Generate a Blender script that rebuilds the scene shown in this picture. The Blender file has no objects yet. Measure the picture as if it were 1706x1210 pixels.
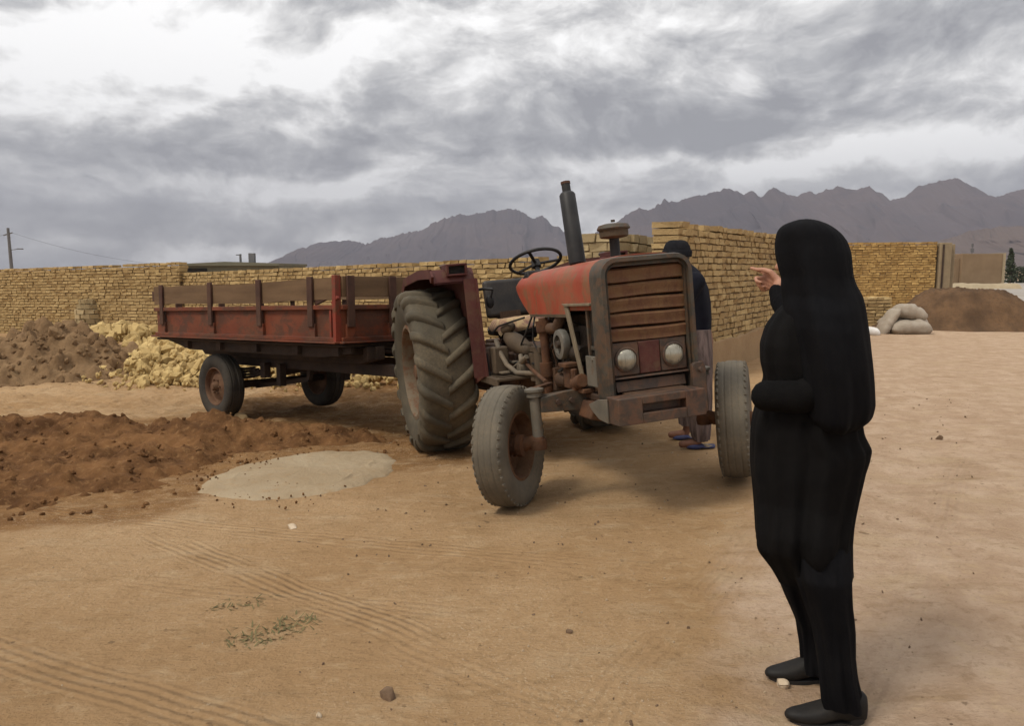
import bpy, math, random
import numpy as np
from mathutils import Vector, Matrix, Euler

random.seed(7)
rng = np.random.RandomState(11)
R = math.radians
SC = bpy.context.scene
COL = SC.collection

# ------------------------------------------------------------------ camera constants
FPX, CH = 1300.0, 1.55
TH = math.atan(155 / FPX)
CT, ST = math.cos(TH), math.sin(TH)

def ray(px, py):
    u, v = (px - 853) / FPX, (605 - py) / FPX
    return np.array([u, CT + v * ST, v * CT - ST])

def at(px, py, D):                       # point seen at px,py at camera depth D
    return np.array([0, 0, CH]) + D * ray(px, py)

def aty(px, py, Y):                      # point seen at px,py at world y = Y
    d = ray(px, py)
    return np.array([0, 0, CH]) + d * (Y / d[1])

# ------------------------------------------------------------------ numpy noise
def _hash(ix, iy, iz, seed):
    h = (ix.astype(np.int64) * 374761393 + iy.astype(np.int64) * 668265263 + iz.astype(np.int64) * 2147483647 + seed * 974711) & 0xffffffff
    h = ((h ^ (h >> 13)) * 1274126177) & 0xffffffff
    h = ((h ^ (h >> 16)) * 2246822519) & 0xffffffff
    return ((h ^ (h >> 15)) & 0xffff) / 65535.0

def vnoise(x, y, z=0.0, seed=0):
    x, y, z = np.broadcast_arrays(np.asarray(x, float), np.asarray(y, float), np.asarray(z, float))
    ix, iy, iz = np.floor(x), np.floor(y), np.floor(z)
    fx, fy, fz = x - ix, y - iy, z - iz
    fx, fy, fz = [t * t * t * (t * (t * 6 - 15) + 10) for t in (fx, fy, fz)]
    r = 0
    for dx in (0, 1):
        for dy in (0, 1):
            for dz in (0, 1):
                w = (fx if dx else 1 - fx) * (fy if dy else 1 - fy) * (fz if dz else 1 - fz)
                r = r + w * _hash(ix + dx, iy + dy, iz + dz, seed)
    return r * 2 - 1

def fbm(x, y, z=0.0, oct=4, seed=0, gain=0.5, ridged=False):
    a, s, t = 1.0, 0.0, 0.0
    f = 1.0
    for i in range(oct):
        n = vnoise(np.asarray(x) * f + 17.3 * i, np.asarray(y) * f - 9.1 * i, np.asarray(z) * f, seed + i)
        if ridged: n = 1 - 2 * np.abs(n)
        s = s + a * n; t += a
        a *= gain; f *= 2.03
    return s / t

def sstep(a, b, x):
    t = np.clip((np.asarray(x, float) - a) / (b - a), 0, 1)
    return t * t * (3 - 2 * t)

# ------------------------------------------------------------------ ground height field
CP = np.array([
 (-.65,7.01,-.085),(.87,7.49,.038),(-.03,4.99,.024),(1.47,5.21,.142),(-3.5,9.31,-.235),(-2.55,10.39,-.268),
 (1.08,2.6,.05),(0,1,.0),(-2,3,0),(3,2,.09),(4.5,6,.15),(3.6,11.7,.16),(1.8,9.6,.12),(8.8,17,.15),(12,20,.15),
 (13,28,.15),(-8,12.6,-.3),(-12,22,-.35),(-6,20,-.3),(0,14,-.05),(0,28,0),(-6,5,-.05),(-12,6,-.12),(1.52,6.4,.09),
 (-1.6,6.1,-.06),(-14,1,-.05),(-14,28,-.4),(8,2,.15),(12,8,.16),(6,28,.12)])
def _tps(r2): return np.where(r2 > 0, r2 * np.log(np.maximum(r2, 1e-12)), 0) * .5
def _fit():
    n = len(CP); P = np.c_[np.ones(n), CP[:, :2]]
    d2 = ((CP[:, None, :2] - CP[None, :, :2]) ** 2).sum(-1)
    A = np.zeros((n + 3, n + 3)); A[:n, :n] = _tps(d2) + np.eye(n) * .02
    A[:n, n:] = P; A[n:, :n] = P.T
    return np.linalg.solve(A, np.r_[CP[:, 2], 0, 0, 0])
_CO = _fit()
def zbase(x, y):
    x = np.clip(np.asarray(x, float), -14, 13); y = np.clip(np.asarray(y, float), 0, 28)
    z = _CO[-3] + _CO[-2] * x + _CO[-1] * y
    for i in range(len(CP)):
        z = z + _CO[i] * _tps((x - CP[i, 0]) ** 2 + (y - CP[i, 1]) ** 2)
    return z
def zg(x, y):                             # ground height with relief
    x = np.asarray(x, float); y = np.asarray(y, float)
    r = np.hypot(x, y)
    k = 1 - sstep(14, 40, r)
    z = zbase(x, y)
    z = z + k * (.016 * fbm(x * .8, y * .8, 0, 3, 5) + .008 * fbm(x * 3.1, y * 3.1, 0, 3, 9))
    # rough, churned ground at the left and behind the machines
    rough = sstep(5.0, 8.0, y) * (1 - sstep(-.6, .8, x)) * (1 - .7*np.exp(-((x+1.66)/.75)**4 - ((y-6.15)/.95)**4)) + .35 * sstep(9, 11, y) * (1 - sstep(3, 6, x))
    z = z + k * rough * (.05 * fbm(x * 1.1, y * 1.1, 0, 4, 21) + .03 * fbm(x * 5, y * 5, 0, 3, 23, ridged=True) - .015)
    # shallow ruts along the road
    s = x * .81 - y * .586
    for c0, w, a in ((.2, .16, .014), (-.75, .2, .012), (1.3, .18, .01)):
        z = z - k * a * np.exp(-((s + .5 * fbm(x * .25, y * .25, 0, 2, 31) - c0) / w) ** 2) * sstep(1.0, 2.0, y)
    return z

# ------------------------------------------------------------------ mesh building
class MB:
    def __init__(s): s.v, s.f, s.m = [], [], []
    def add(s, v, f, m=0):
        b = len(s.v)
        s.v += [tuple(float(c) for c in p) for p in v]
        s.f += [tuple(i + b for i in q) for q in f]; s.m += [m] * len(f)
        return s
    def obox(s, c, size, rot=None, m=0):
        h = np.array(size) / 2
        p = np.array([(x, y, z) for x in (-1, 1) for y in (-1, 1) for z in (-1, 1)]) * h
        if rot is not None: p = p @ np.array(rot).T
        return s.add(p + np.array(c), [(0,1,3,2),(4,6,7,5),(0,4,5,1),(2,3,7,6),(0,2,6,4),(1,5,7,3)], m)
    def box(s, x0, x1, y0, y1, z0, z1, m=0):
        return s.obox(((x0+x1)/2, (y0+y1)/2, (z0+z1)/2), (abs(x1-x0), abs(y1-y0), abs(z1-z0)), None, m)
    def beam(s, p0, p1, w, h, up=(0,0,1), m=0):
        p0, p1 = np.array(p0, float), np.array(p1, float)
        a = p1 - p0; L = np.linalg.norm(a); a /= L
        u = np.array(up, float)
        if abs(a @ u) > .98: u = np.array((1., 0, 0))
        b = np.cross(u, a); b /= np.linalg.norm(b); c = np.cross(a, b)
        return s.obox((p0 + p1) / 2, (L, w, h), np.c_[a, b, c], m)
    def loft(s, rings, cap=True, m=0, closed=True):
        n = len(rings[0]); b0 = len(s.v)
        for r in rings: s.v += [tuple(float(c) for c in p) for p in r]
        k = n if closed else n - 1
        for i in range(len(rings) - 1):
            for j in range(k):
                a, b = b0 + i*n + j, b0 + i*n + (j+1) % n
                s.f.append((a, b, b + n, a + n)); s.m.append(m)
        if cap and closed:
            s.f.append(tuple(b0 + j for j in range(n))[::-1]); s.m.append(m)
            s.f.append(tuple(b0 + (len(rings)-1)*n + j for j in range(n))); s.m.append(m)
        return s
    def tube(s, path, r, seg=12, m=0, cap=True, flat=1.0):
        P = [np.array(p, float) for p in path]
        rr = list(r) if hasattr(r, '__len__') else [r] * len(P)
        rings = []; prev = None
        for i, p in enumerate(P):
            t = P[min(i+1, len(P)-1)] - P[max(i-1, 0)]; t /= np.linalg.norm(t) + 1e-12
            if prev is None:
                u = np.array((0., 0, 1)) if abs(t[2]) < .9 else np.array((1., 0, 0))
            else: u = prev
            a = np.cross(t, u); a = np.cross(a, t); a /= np.linalg.norm(a) + 1e-12
            prev = a; b = np.cross(t, a)
            rings.append([p + rr[i] * (math.cos(q) * a + flat * math.sin(q) * b) for q in np.linspace(0, 2*math.pi, seg, endpoint=False)])
        return s.loft(rings, cap, m)
    def limb(s, path, r, seg=14, m=0, flat=1.0):       # tube with rounded ends
        P = [np.array(p, float) for p in path]; r = list(r)
        d0 = P[0]-P[1]; d0 /= np.linalg.norm(d0); d1 = P[-1]-P[-2]; d1 /= np.linalg.norm(d1)
        A = [P[0] + d0*r[0]*k for k in (.95, .7, .4)]; ra = [r[0]*k for k in (.3, .72, .92)]
        B = [P[-1] + d1*r[-1]*k for k in (.4, .7, .95)]; rb = [r[-1]*k for k in (.92, .72, .3)]
        return s.tube(A + P + B, ra + r + rb, seg, m, True, flat)
    def lathe(s, prof, seg=32, axis='Y', c=(0,0,0), m=0, closed=False):
        rings = []
        for r_, h in prof:
            q = np.linspace(0, 2*math.pi, seg, endpoint=False)
            co, si = r_*np.cos(q), r_*np.sin(q); hh = np.full(seg, float(h))
            p = {'Y': np.c_[co, hh, si], 'Z': np.c_[co, si, hh], 'X': np.c_[hh, co, si]}[axis]
            rings.append(p + np.array(c))
        if closed: rings.append(rings[0])
        return s.loft(rings, False, m)
    def cyl(s, p0, p1, r0, r1=None, seg=16, m=0): return s.tube([p0, p1], [r0, r0 if r1 is None else r1], seg, m)
    def ball(s, c, r, seg=14, m=0, rot=None):
        r = np.array(r if hasattr(r, '__len__') else (r, r, r), float); rings = []
        for a in np.linspace(-math.pi/2 + .12, math.pi/2 - .12, seg):
            q = np.linspace(0, 2*math.pi, seg + 4, endpoint=False)
            p = np.c_[math.cos(a)*np.cos(q), math.cos(a)*np.sin(q), np.full(len(q), math.sin(a))] * r
            if rot is not None: p = p @ np.array(rot).T
            rings.append(p + np.array(c))
        return s.loft(rings, True, m)
    def extrude(s, poly, axis, a, b, m=0):             # 2-D polygon extruded along an axis
        def put(p, h): return {'X': (h, p[0], p[1]), 'Y': (p[0], h, p[1]), 'Z': (p[0], p[1], h)}[axis]
        return s.loft([[put(p, a) for p in poly], [put(p, b) for p in poly]], True, m)
    def xf(s, M):
        s.v = [tuple(Matrix(M) @ Vector(p)) for p in s.v]; return s
    def build(s, name, mats, parent=None, smooth=35, bevel=0, sub=0, bseg=2):
        me = bpy.data.meshes.new(name); me.from_pydata(s.v, [], s.f)
        if not isinstance(mats, (list, tuple)): mats = [mats]
        for t in mats: me.materials.append(t)
        me.polygons.foreach_set('material_index', s.m)
        me.validate(); me.update()
        if not smooth: me.shade_flat()
        if smooth:
            me.shade_smooth()
            if smooth < 180: me.set_sharp_from_angle(angle=R(smooth))
        else: pass
        o = bpy.data.objects.new(name, me); COL.objects.link(o)
        if parent is not None: o.parent = parent
        if bevel:
            b = o.modifiers.new('bevel', 'BEVEL'); b.width = bevel; b.segments = bseg; b.limit_method = 'ANGLE'; b.angle_limit = R(40)
        if sub:
            b = o.modifiers.new('sub', 'SUBSURF'); b.levels = sub; b.render_levels = sub
        return o

def tag(o, label=None, cat=None, group=None, kind=None):
    for k, v in (('label', label), ('category', cat), ('group', group), ('kind', kind)):
        if v: o[k] = v
    return o
def thing(name, label, cat, loc=(0,0,0), rot=None, group=None):
    o = bpy.data.objects.new(name, None); COL.objects.link(o)
    o.empty_display_size = .2
    o.matrix_world = Matrix.Translation(Vector(loc)) @ (rot.to_4x4() if rot is not None else Matrix())
    return tag(o, label, cat, group)
def copy_part(o, parent, **kw):
    c = o.copy(); COL.objects.link(c); c.parent = parent
    return c
def copy_kids(src, dst):
    for ch in [c for c in bpy.data.objects if c.parent == src]:
        c = copy_part(ch, dst); copy_kids(ch, c)

def grid_mesh(name, X, Y, Z, mat, mask=None, attrs=None, smooth=180):
    ny, nx = X.shape
    v = np.c_[X.ravel(), Y.ravel(), Z.ravel()]
    i = np.arange(ny*nx).reshape(ny, nx)
    q = np.stack([i[:-1,:-1], i[:-1,1:], i[1:,1:], i[1:,:-1]], -1)
    if mask is not None:
        q = q[mask[:-1,:-1] | mask[:-1,1:] | mask[1:,1:] | mask[1:,:-1]]
    q = q.reshape(-1, 4)
    if mask is not None:
        used = np.unique(q); re = np.full(len(v), -1); re[used] = np.arange(len(used)); q = re[q]; v = v[used]
        if attrs: attrs = {k: a.ravel()[used] for k, a in attrs.items()}
    me = np_mesh(name, v, q, mat, attrs)
    me.shade_smooth()
    if smooth < 180: me.set_sharp_from_angle(angle=R(smooth))
    o = bpy.data.objects.new(name, me); COL.objects.link(o)
    return o
def np_mesh(name, v, q, mat, attrs=None):
    me = bpy.data.meshes.new(name)
    v = np.asarray(v, np.float32); q = np.asarray(q, np.int32)
    me.vertices.add(len(v)); me.vertices.foreach_set('co', v.ravel())
    me.loops.add(q.size); me.loops.foreach_set('vertex_index', q.ravel())
    me.polygons.add(len(q)); me.polygons.foreach_set('loop_start', np.arange(0, q.size, q.shape[1], dtype=np.int32))
    me.update(calc_edges=True); me.validate(); me.shade_flat()
    for k, a in (attrs or {}).items():
        a = np.asarray(a, np.float32).ravel()
        at_ = me.attributes.new(k, 'FLOAT', 'POINT'); at_.data.foreach_set('value', a)
    me.materials.append(mat)
    return me

# ------------------------------------------------------------------ materials
class NT:
    def __init__(s, nt): s.nt = nt; s.l = nt.links
    def n(s, t, **kw):
        o = s.nt.nodes.new(t)
        for k, v in kw.items(): setattr(o, k, v)
        return o
    def put(s, sock, val):
        if isinstance(val, bpy.types.NodeSocket): s.l.new(val, sock)
        else: sock.default_value = val
    def math(s, op, a, b=0.0, c=None, clamp=False):
        o = s.n('ShaderNodeMath', operation=op, use_clamp=clamp); s.put(o.inputs[0], a); s.put(o.inputs[1], b)
        if c is not None: s.put(o.inputs[2], c)
        return o.outputs[0]
    def noise(s, vec, scale, detail=5.0, rough=.55, dist=0.0):
        o = s.n('ShaderNodeTexNoise'); s.l.new(vec, o.inputs['Vector'])
        o.inputs['Scale'].default_value = scale; o.inputs['Detail'].default_value = detail
        o.inputs['Roughness'].default_value = rough; o.inputs['Distortion'].default_value = dist
        return o.outputs['Fac']
    def ramp(s, fac, a, b):                     # smooth 0..1 between a and b
        o = s.n('ShaderNodeMapRange', interpolation_type='SMOOTHSTEP'); s.put(o.inputs[0], fac)
        s.put(o.inputs[1], a); s.put(o.inputs[2], b); return o.outputs[0]
    def mix(s, fac, a, b, blend='MIX'):
        o = s.n('ShaderNodeMix', data_type='RGBA', blend_type=blend); s.put(o.inputs[0], fac)
        for sock, v in ((o.inputs[6], a), (o.inputs[7], b)):
            if isinstance(v, tuple): sock.default_value = (*v[:3], 1)
            else: s.l.new(v, sock)
        return o.outputs[2]
    def mapping(s, vec, scale=(1,1,1), rot=(0,0,0)):
        o = s.n('ShaderNodeMapping'); s.l.new(vec, o.inputs[0]); o.inputs['Scale'].default_value = scale
        o.inputs['Rotation'].default_value = rot; return o.outputs[0]

def newmat(name):
    m = bpy.data.materials.new(name); m.use_nodes = True
    nt = m.node_tree; nt.nodes.clear(); N = NT(nt)
    out = N.n('ShaderNodeOutputMaterial'); b = N.n('ShaderNodeBsdfPrincipled')
    N.l.new(b.outputs[0], out.inputs[0])
    tc = N.n('ShaderNodeTexCoord').outputs['Object']
    return m, N, b, tc

def dirty(name, c1, c2, dust=(.30,.20,.11), scale=6, amount=.35, rough=.7, metal=0, bump=.15, bscale=40, streak=None, spec=.3, rust=None, rustamt=.45, sheen=0):
    m, N, b, tc = newmat(name)
    vec = N.mapping(tc, streak) if streak else tc
    n1 = N.noise(vec, scale, 8, .6); col = N.mix(N.ramp(n1, .32, .68), c1, c2)
    n2 = N.noise(tc, scale*.45, 10, .65, .6)
    if rust is not None:
        n3 = N.noise(vec, scale*1.7, 10, .7, .3)
        col = N.mix(N.ramp(n3, rustamt + .02, rustamt + .16), rust, col)
    n4 = N.noise(tc, scale*9, 4, .7)
    msk = N.math('MULTIPLY', N.ramp(n2, .35, .75), N.ramp(n4, .2, .8))
    col = N.mix(N.math('MULTIPLY', msk, amount*1.6, clamp=True), col, dust)
    N.l.new(col, b.inputs['Base Color'])
    b.inputs['Metallic'].default_value = metal
    N.put(b.inputs['Roughness'], N.math('ADD', N.math('MULTIPLY', n2, .3), rough - .15, clamp=True))
    b.inputs['Specular IOR Level'].default_value = spec
    if sheen: b.inputs['Sheen Weight'].default_value = sheen
    if bump:
        bp = N.n('ShaderNodeBump'); bp.inputs['Strength'].default_value = bump; bp.inputs['Distance'].default_value = .01
        N.l.new(N.noise(tc, bscale, 6, .65), bp.inputs['Height']); N.l.new(bp.outputs[0], b.inputs['Normal'])
    return m

DUST = (.30, .205, .115)
M = {}
M['red']    = dirty('faded red paint', (.27,.040,.019), (.32,.072,.037), dust=(.20,.115,.062), scale=4, amount=.7, rough=.55, rust=(.20,.085,.042), rustamt=.38, bump=.08, streak=(1,1,.8))
M['maroon'] = dirty('dull maroon paint', (.058,.012,.010), (.085,.021,.016), dust=(.115,.07,.045), scale=4, amount=.3, rough=.6, rust=(.09,.04,.022), rustamt=.36, bump=.08)
M['grille'] = dirty('rusty grille slats', (.082,.032,.017), (.125,.053,.025), dust=(.19,.112,.052), scale=9, amount=.5, rough=.65, rust=(.12,.06,.026), rustamt=.4, streak=(1,1.2,.7), bump=.12)
M['frame']  = dirty('grey green worn metal', (.034,.031,.025), (.06,.053,.042), dust=(.12,.09,.06), scale=9, amount=.4, rough=.6, rust=(.085,.05,.03), rustamt=.4)
M['greyplate'] = dirty('grey primer plate', (.10,.092,.074), (.14,.125,.10), dust=(.17,.12,.075), scale=8, amount=.3, rough=.6, rust=(.12,.08,.05), rustamt=.3)
M['bumper'] = dirty('brown grey steel', (.042,.028,.022), (.066,.046,.036), dust=(.115,.08,.05), scale=7, amount=.45, rough=.6, rust=(.10,.05,.03), rustamt=.4)
M['rust']   = dirty('orange rust', (.055,.024,.012), (.105,.044,.019), dust=(.13,.08,.045), scale=12, amount=.4, rough=.85, bump=.4)
M['oily']   = dirty('oily black engine', (.014,.011,.009), (.038,.027,.02), dust=(.10,.065,.038), scale=10, amount=.45, rough=.6, bump=.4)
M['castrust'] = dirty('dark rusty casting', (.035,.02,.013), (.085,.042,.022), dust=(.16,.1,.06), scale=10, amount=.4, rough=.75, bump=.4)
M['tan']    = dirty('dusty tan sheet', (.058,.040,.025), (.085,.06,.037), dust=(.13,.09,.055), scale=9, amount=.4, rough=.75)
M['pale']   = dirty('pale dusty strip', (.19,.155,.105), (.13,.10,.065), dust=(.22,.17,.11), scale=14, amount=.4, rough=.8, streak=(1,1,.25))
M['black']  = dirty('black painted steel', (.010,.010,.011), (.022,.021,.021), dust=(.07,.055,.045), scale=7, amount=.25, rough=.55, bump=.1)
M['void']   = dirty('black radiator core and recess shade', (.006,.006,.006), (.012,.012,.012), amount=.1, rough=.85, bump=.6, bscale=160)
M['rubber'] = dirty('dusty grey rubber', (.060,.051,.036), (.088,.074,.051), dust=(.17,.13,.08), scale=5, amount=.5, rough=.85, bump=.25, bscale=60)
M['rubber2'] = dirty('worn grey tyre', (.085,.074,.057), (.118,.103,.079), dust=(.20,.155,.10), scale=6, amount=.45, rough=.85, bump=.2, bscale=60)
M['rubberd'] = dirty('dark trailer tyre', (.024,.021,.018), (.04,.035,.029), dust=(.095,.07,.045), scale=6, amount=.5, rough=.85, bump=.25, bscale=60)
M['rim']    = dirty('dust caked rim', (.13,.10,.066), (.17,.13,.088), dust=(.21,.155,.095), scale=7, amount=.5, rough=.8, rust=(.13,.065,.035), rustamt=.4)
M['rimrust']= dirty('rusty rim', (.085,.040,.021), (.135,.068,.036), dust=(.18,.115,.064), scale=8, amount=.5, rough=.8, rust=(.09,.04,.02), rustamt=.4)
M['trred']  = dirty('worn red trailer paint', (.125,.026,.010), (.165,.042,.018), dust=(.14,.075,.038), scale=3.5, amount=.35, rough=.6, rust=(.075,.028,.016), rustamt=.4, bump=.1, streak=(.6,.6,1))
M['trred2'] = dirty('bright red oxide post', (.22,.036,.018), (.17,.03,.018), dust=(.15,.08,.045), scale=5, amount=.3, rough=.6, rust=(.12,.04,.02), rustamt=.36)
M['trdark'] = dirty('dark rusty chassis and recess shade', (.022,.015,.012), (.045,.028,.02), dust=(.12,.075,.045), scale=5, amount=.3, rough=.75)
M['stake']  = dirty('dark brown stake', (.045,.021,.014), (.075,.034,.022), dust=(.13,.075,.043), scale=6, amount=.35, rough=.75)
M['wood']   = dirty('weathered plank', (.10,.058,.029), (.15,.09,.047), dust=(.17,.11,.06), scale=6, amount=.35, rough=.85, streak=(.18,.18,1.6), bump=.3)
M['cloth']  = dirty('black cloth', (.0042,.0042,.0052), (.0064,.0064,.0075), dust=(.011,.010,.010), scale=9, amount=.3, rough=.85, bump=.25, bscale=300, spec=.06)
M['coat']   = dirty('black coat cloth', (.0046,.0044,.0046), (.0068,.0064,.0066), dust=(.012,.0105,.0095), scale=9, amount=.3, rough=.85, bump=.25, bscale=300, spec=.06)
M['sleeve'] = dirty('brown black sleeve', (.0060,.0046,.0045), (.0078,.0062,.006), dust=(.009,.0075,.007), scale=9, amount=.3, rough=.85, bump=.25, bscale=300, spec=.06)
M['shoe']   = dirty('black shoe leather', (.0045,.004,.0038), (.008,.007,.0065), dust=(.035,.026,.018), scale=14, amount=.3, rough=.65, bump=.12)
M['skin']   = dirty('skin', (.36,.18,.115), (.41,.21,.14), dust=(.34,.155,.10), scale=30, amount=.3, rough=.55, bump=.05, bscale=200)
M['skind']  = dirty('tanned skin', (.17,.075,.045), (.21,.095,.058), dust=(.2,.12,.08), scale=30, amount=.35, rough=.6, bump=.05, bscale=200)
M['navy']   = dirty('navy knit sweater', (.0075,.008,.0135), (.011,.012,.018), dust=(.02,.019,.021), scale=12, amount=.3, rough=.9, bump=.3, bscale=220, spec=.1)
M['cap']    = dirty('navy wool cap', (.008,.0085,.011), (.013,.013,.016), dust=(.028,.027,.028), scale=20, amount=.4, rough=.95, bump=.5, bscale=180, spec=.1)
M['slip']   = dirty('blue rubber slipper', (.025,.035,.11), (.04,.05,.14), dust=(.14,.12,.11), scale=16, amount=.35, rough=.6, bump=.1)
M['slipin'] = dirty('cream slipper lining', (.42,.34,.24), (.34,.27,.18), scale=20, amount=.3, rough=.9)
M['sack']   = dirty('woven sack', (.28,.235,.185), (.35,.305,.25), dust=(.23,.165,.11), scale=5, amount=.45, rough=.85, bump=.3, bscale=90)
M['sackw']  = dirty('white plastic bag', (.62,.60,.58), (.7,.69,.67), dust=(.45,.38,.3), scale=7, amount=.2, rough=.5)
M['poleg']  = dirty('grey concrete pole', (.11,.11,.115), (.15,.15,.155), dust=(.16,.15,.14), scale=2, amount=.2, rough=.8)
M['plaster']= dirty('mud plaster', (.29,.185,.095), (.35,.235,.125), dust=(.23,.145,.075), scale=2.2, amount=.5, rough=.95, bump=.6, bscale=18)
M['plasterg']= dirty('grey tan render', (.215,.165,.105), (.27,.21,.13), dust=(.18,.13,.085), scale=2.5, amount=.4, rough=.95, bump=.5, bscale=18)
M['housegreen'] = dirty('grey green roof edge', (.115,.115,.085), (.145,.14,.10), dust=(.17,.15,.11), scale=1.2, amount=.4, rough=.9)
M['housered'] = dirty('reddish brick house', (.20,.135,.078), (.24,.165,.098), dust=(.19,.13,.078), scale=1.0, amount=.5, rough=.95, bump=.4, bscale=12)
M['cream']  = dirty('cream render', (.36,.29,.19), (.30,.24,.155), scale=2, amount=.2, rough=.9)
M['stone']  = dirty('dark stone', (.10,.062,.038), (.15,.095,.06), scale=30, amount=.4, rough=.9, bump=.5, bscale=90)
M['stonep'] = dirty('pale stone', (.46,.36,.25), (.55,.44,.32), scale=30, amount=.3, rough=.9, bump=.5, bscale=90)
M['gravelm'] = dirty('tan gravel', (.30,.22,.14), (.42,.32,.21), scale=9, amount=.4, rough=.95)
M['blockp'] = dirty('pale clay block', (.29,.20,.10), (.34,.245,.13), scale=12, amount=.4, rough=.95, bump=.5)
M['asphalt']= dirty('pale dusty asphalt', (.26,.235,.21), (.32,.29,.26), dust=(.36,.29,.21), scale=.25, amount=.4, rough=.85, bump=.2)
M['leafd']  = dirty('dark needle leaves', (.022,.032,.018), (.04,.055,.028), scale=4, amount=.1, rough=.7)
M['trunk']  = dirty('bark', (.08,.055,.04), (.11,.08,.055), scale=10, amount=.2, rough=.9)
M['weed']   = dirty('dry green weed', (.085,.075,.028), (.15,.12,.05), scale=20, amount=.2, rough=.8)
M['silver'] = dirty('dull silver metal', (.20,.19,.165), (.27,.26,.23), dust=(.15,.11,.075), scale=14, amount=.5, rough=.45, metal=.6)
M['hose']   = dirty('pale rubber hose', (.105,.088,.066), (.14,.118,.09), scale=12, amount=.4, rough=.7)
M['blanket']= None
M['seatv']  = dirty('black vinyl seat', (.013,.012,.012), (.025,.022,.02), dust=(.10,.075,.055), scale=7, amount=.3, rough=.5)

def blanket_mat():
    m, N, b, tc = newmat('striped dusty blanket')
    w = N.n('ShaderNodeTexWave', wave_type='BANDS', bands_direction='Y'); N.l.new(tc, w.inputs[0])
    w.inputs['Scale'].default_value = 5.0; w.inputs['Distortion'].default_value = 3; w.inputs['Detail'].default_value = 3
    col = N.mix(N.ramp(w.outputs[1], .3, .7), (.33,.21,.12), (.22,.12,.09))
    col = N.mix(N.ramp(N.noise(tc, 14, 6), .45, .6), col, (.42,.30,.16))
    N.l.new(col, b.inputs['Base Color']); b.inputs['Roughness'].default_value = .95
    return m
M['blanket'] = blanket_mat()

def stripe_trousers():
    m, N, b, tc = newmat('brown grey striped trousers')
    v = N.mapping(tc, (26, 26, 1.6)); n = N.noise(v, 1.0, 6, .6)
    col = N.mix(N.ramp(n, .38, .62), (.055,.036,.032), (.135,.095,.085))
    N.l.new(col, b.inputs['Base Color']); b.inputs['Roughness'].default_value = .95
    return m
M['trousers'] = stripe_trousers()

def lens_mat():
    m, N, b, tc = newmat('headlight glass')
    w = N.n('ShaderNodeTexWave', wave_type='BANDS', bands_direction='Y'); N.l.new(tc, w.inputs[0]); w.inputs['Scale'].default_value = 22
    bp = N.n('ShaderNodeBump'); bp.inputs['Strength'].default_value = .25; bp.inputs['Distance'].default_value = .004
    N.l.new(w.outputs[1], bp.inputs['Height']); N.l.new(bp.outputs[0], b.inputs['Normal'])
    col = N.mix(N.ramp(N.noise(tc, 16, 6), .4, .7), (.34,.32,.26), (.22,.19,.14))
    N.l.new(col, b.inputs['Base Color']); b.inputs['Roughness'].default_value = .18; b.inputs['Metallic'].default_value = .55
    return m
M['lens'] = lens_mat()

def brick_mat(name, light, dark, joint=None, bump=.5):
    m, N, b, tc = newmat(name)
    a = N.n('ShaderNodeAttribute', attribute_name='tint').outputs['Fac']
    col = N.mix(a, dark, light)
    n = N.noise(tc, 14, 8, .7); col = N.mix(N.math('MULTIPLY', N.ramp(n, .52, .72), .6), col, tuple(c*.55 for c in dark))
    n2 = N.noise(tc, 1.1, 5, .6); col = N.mix(N.math('MULTIPLY', N.ramp(n2, .48, .66), .5), col, tuple(c*.95 for c in dark)); n4 = N.noise(tc, .45, 5, .65); col = N.mix(N.math('MULTIPLY', N.ramp(n4, .50, .68), .45), col, tuple(min(1, a_*.6 + b__*.45) for a_, b__ in zip(light, dark)))
    n3 = N.noise(tc, 60, 4, .7); col = N.mix(N.math('MULTIPLY', N.ramp(n3, .55, .8), .35), col, tuple(min(1, c*1.25) for c in light))
    N.l.new(col, b.inputs['Base Color']); b.inputs['Roughness'].default_value = .95; b.inputs['Specular IOR Level'].default_value = .15
    bp = N.n('ShaderNodeBump'); bp.inputs['Strength'].default_value = bump; bp.inputs['Distance'].default_value = .02
    N.l.new(N.noise(tc, 26, 7, .7), bp.inputs['Height']); N.l.new(bp.outputs[0], b.inputs['Normal'])
    return m
M['brick']  = brick_mat('yellow mud brick', (.44,.315,.15), (.28,.188,.085))
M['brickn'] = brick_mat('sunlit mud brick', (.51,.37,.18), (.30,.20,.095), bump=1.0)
M['brickf'] = brick_mat('ochre mud brick', (.46,.30,.115), (.275,.168,.062))
M['bricks'] = brick_mat('pale mud block', (.43,.335,.19), (.29,.22,.122))
M['rubble'] = brick_mat('broken yellow mud brick', (.54,.395,.175), (.33,.225,.095))
M['joint']  = dirty('dark mud joint', (.12,.078,.040), (.17,.115,.058), scale=6, amount=.3, rough=1, bump=.4)

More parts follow.
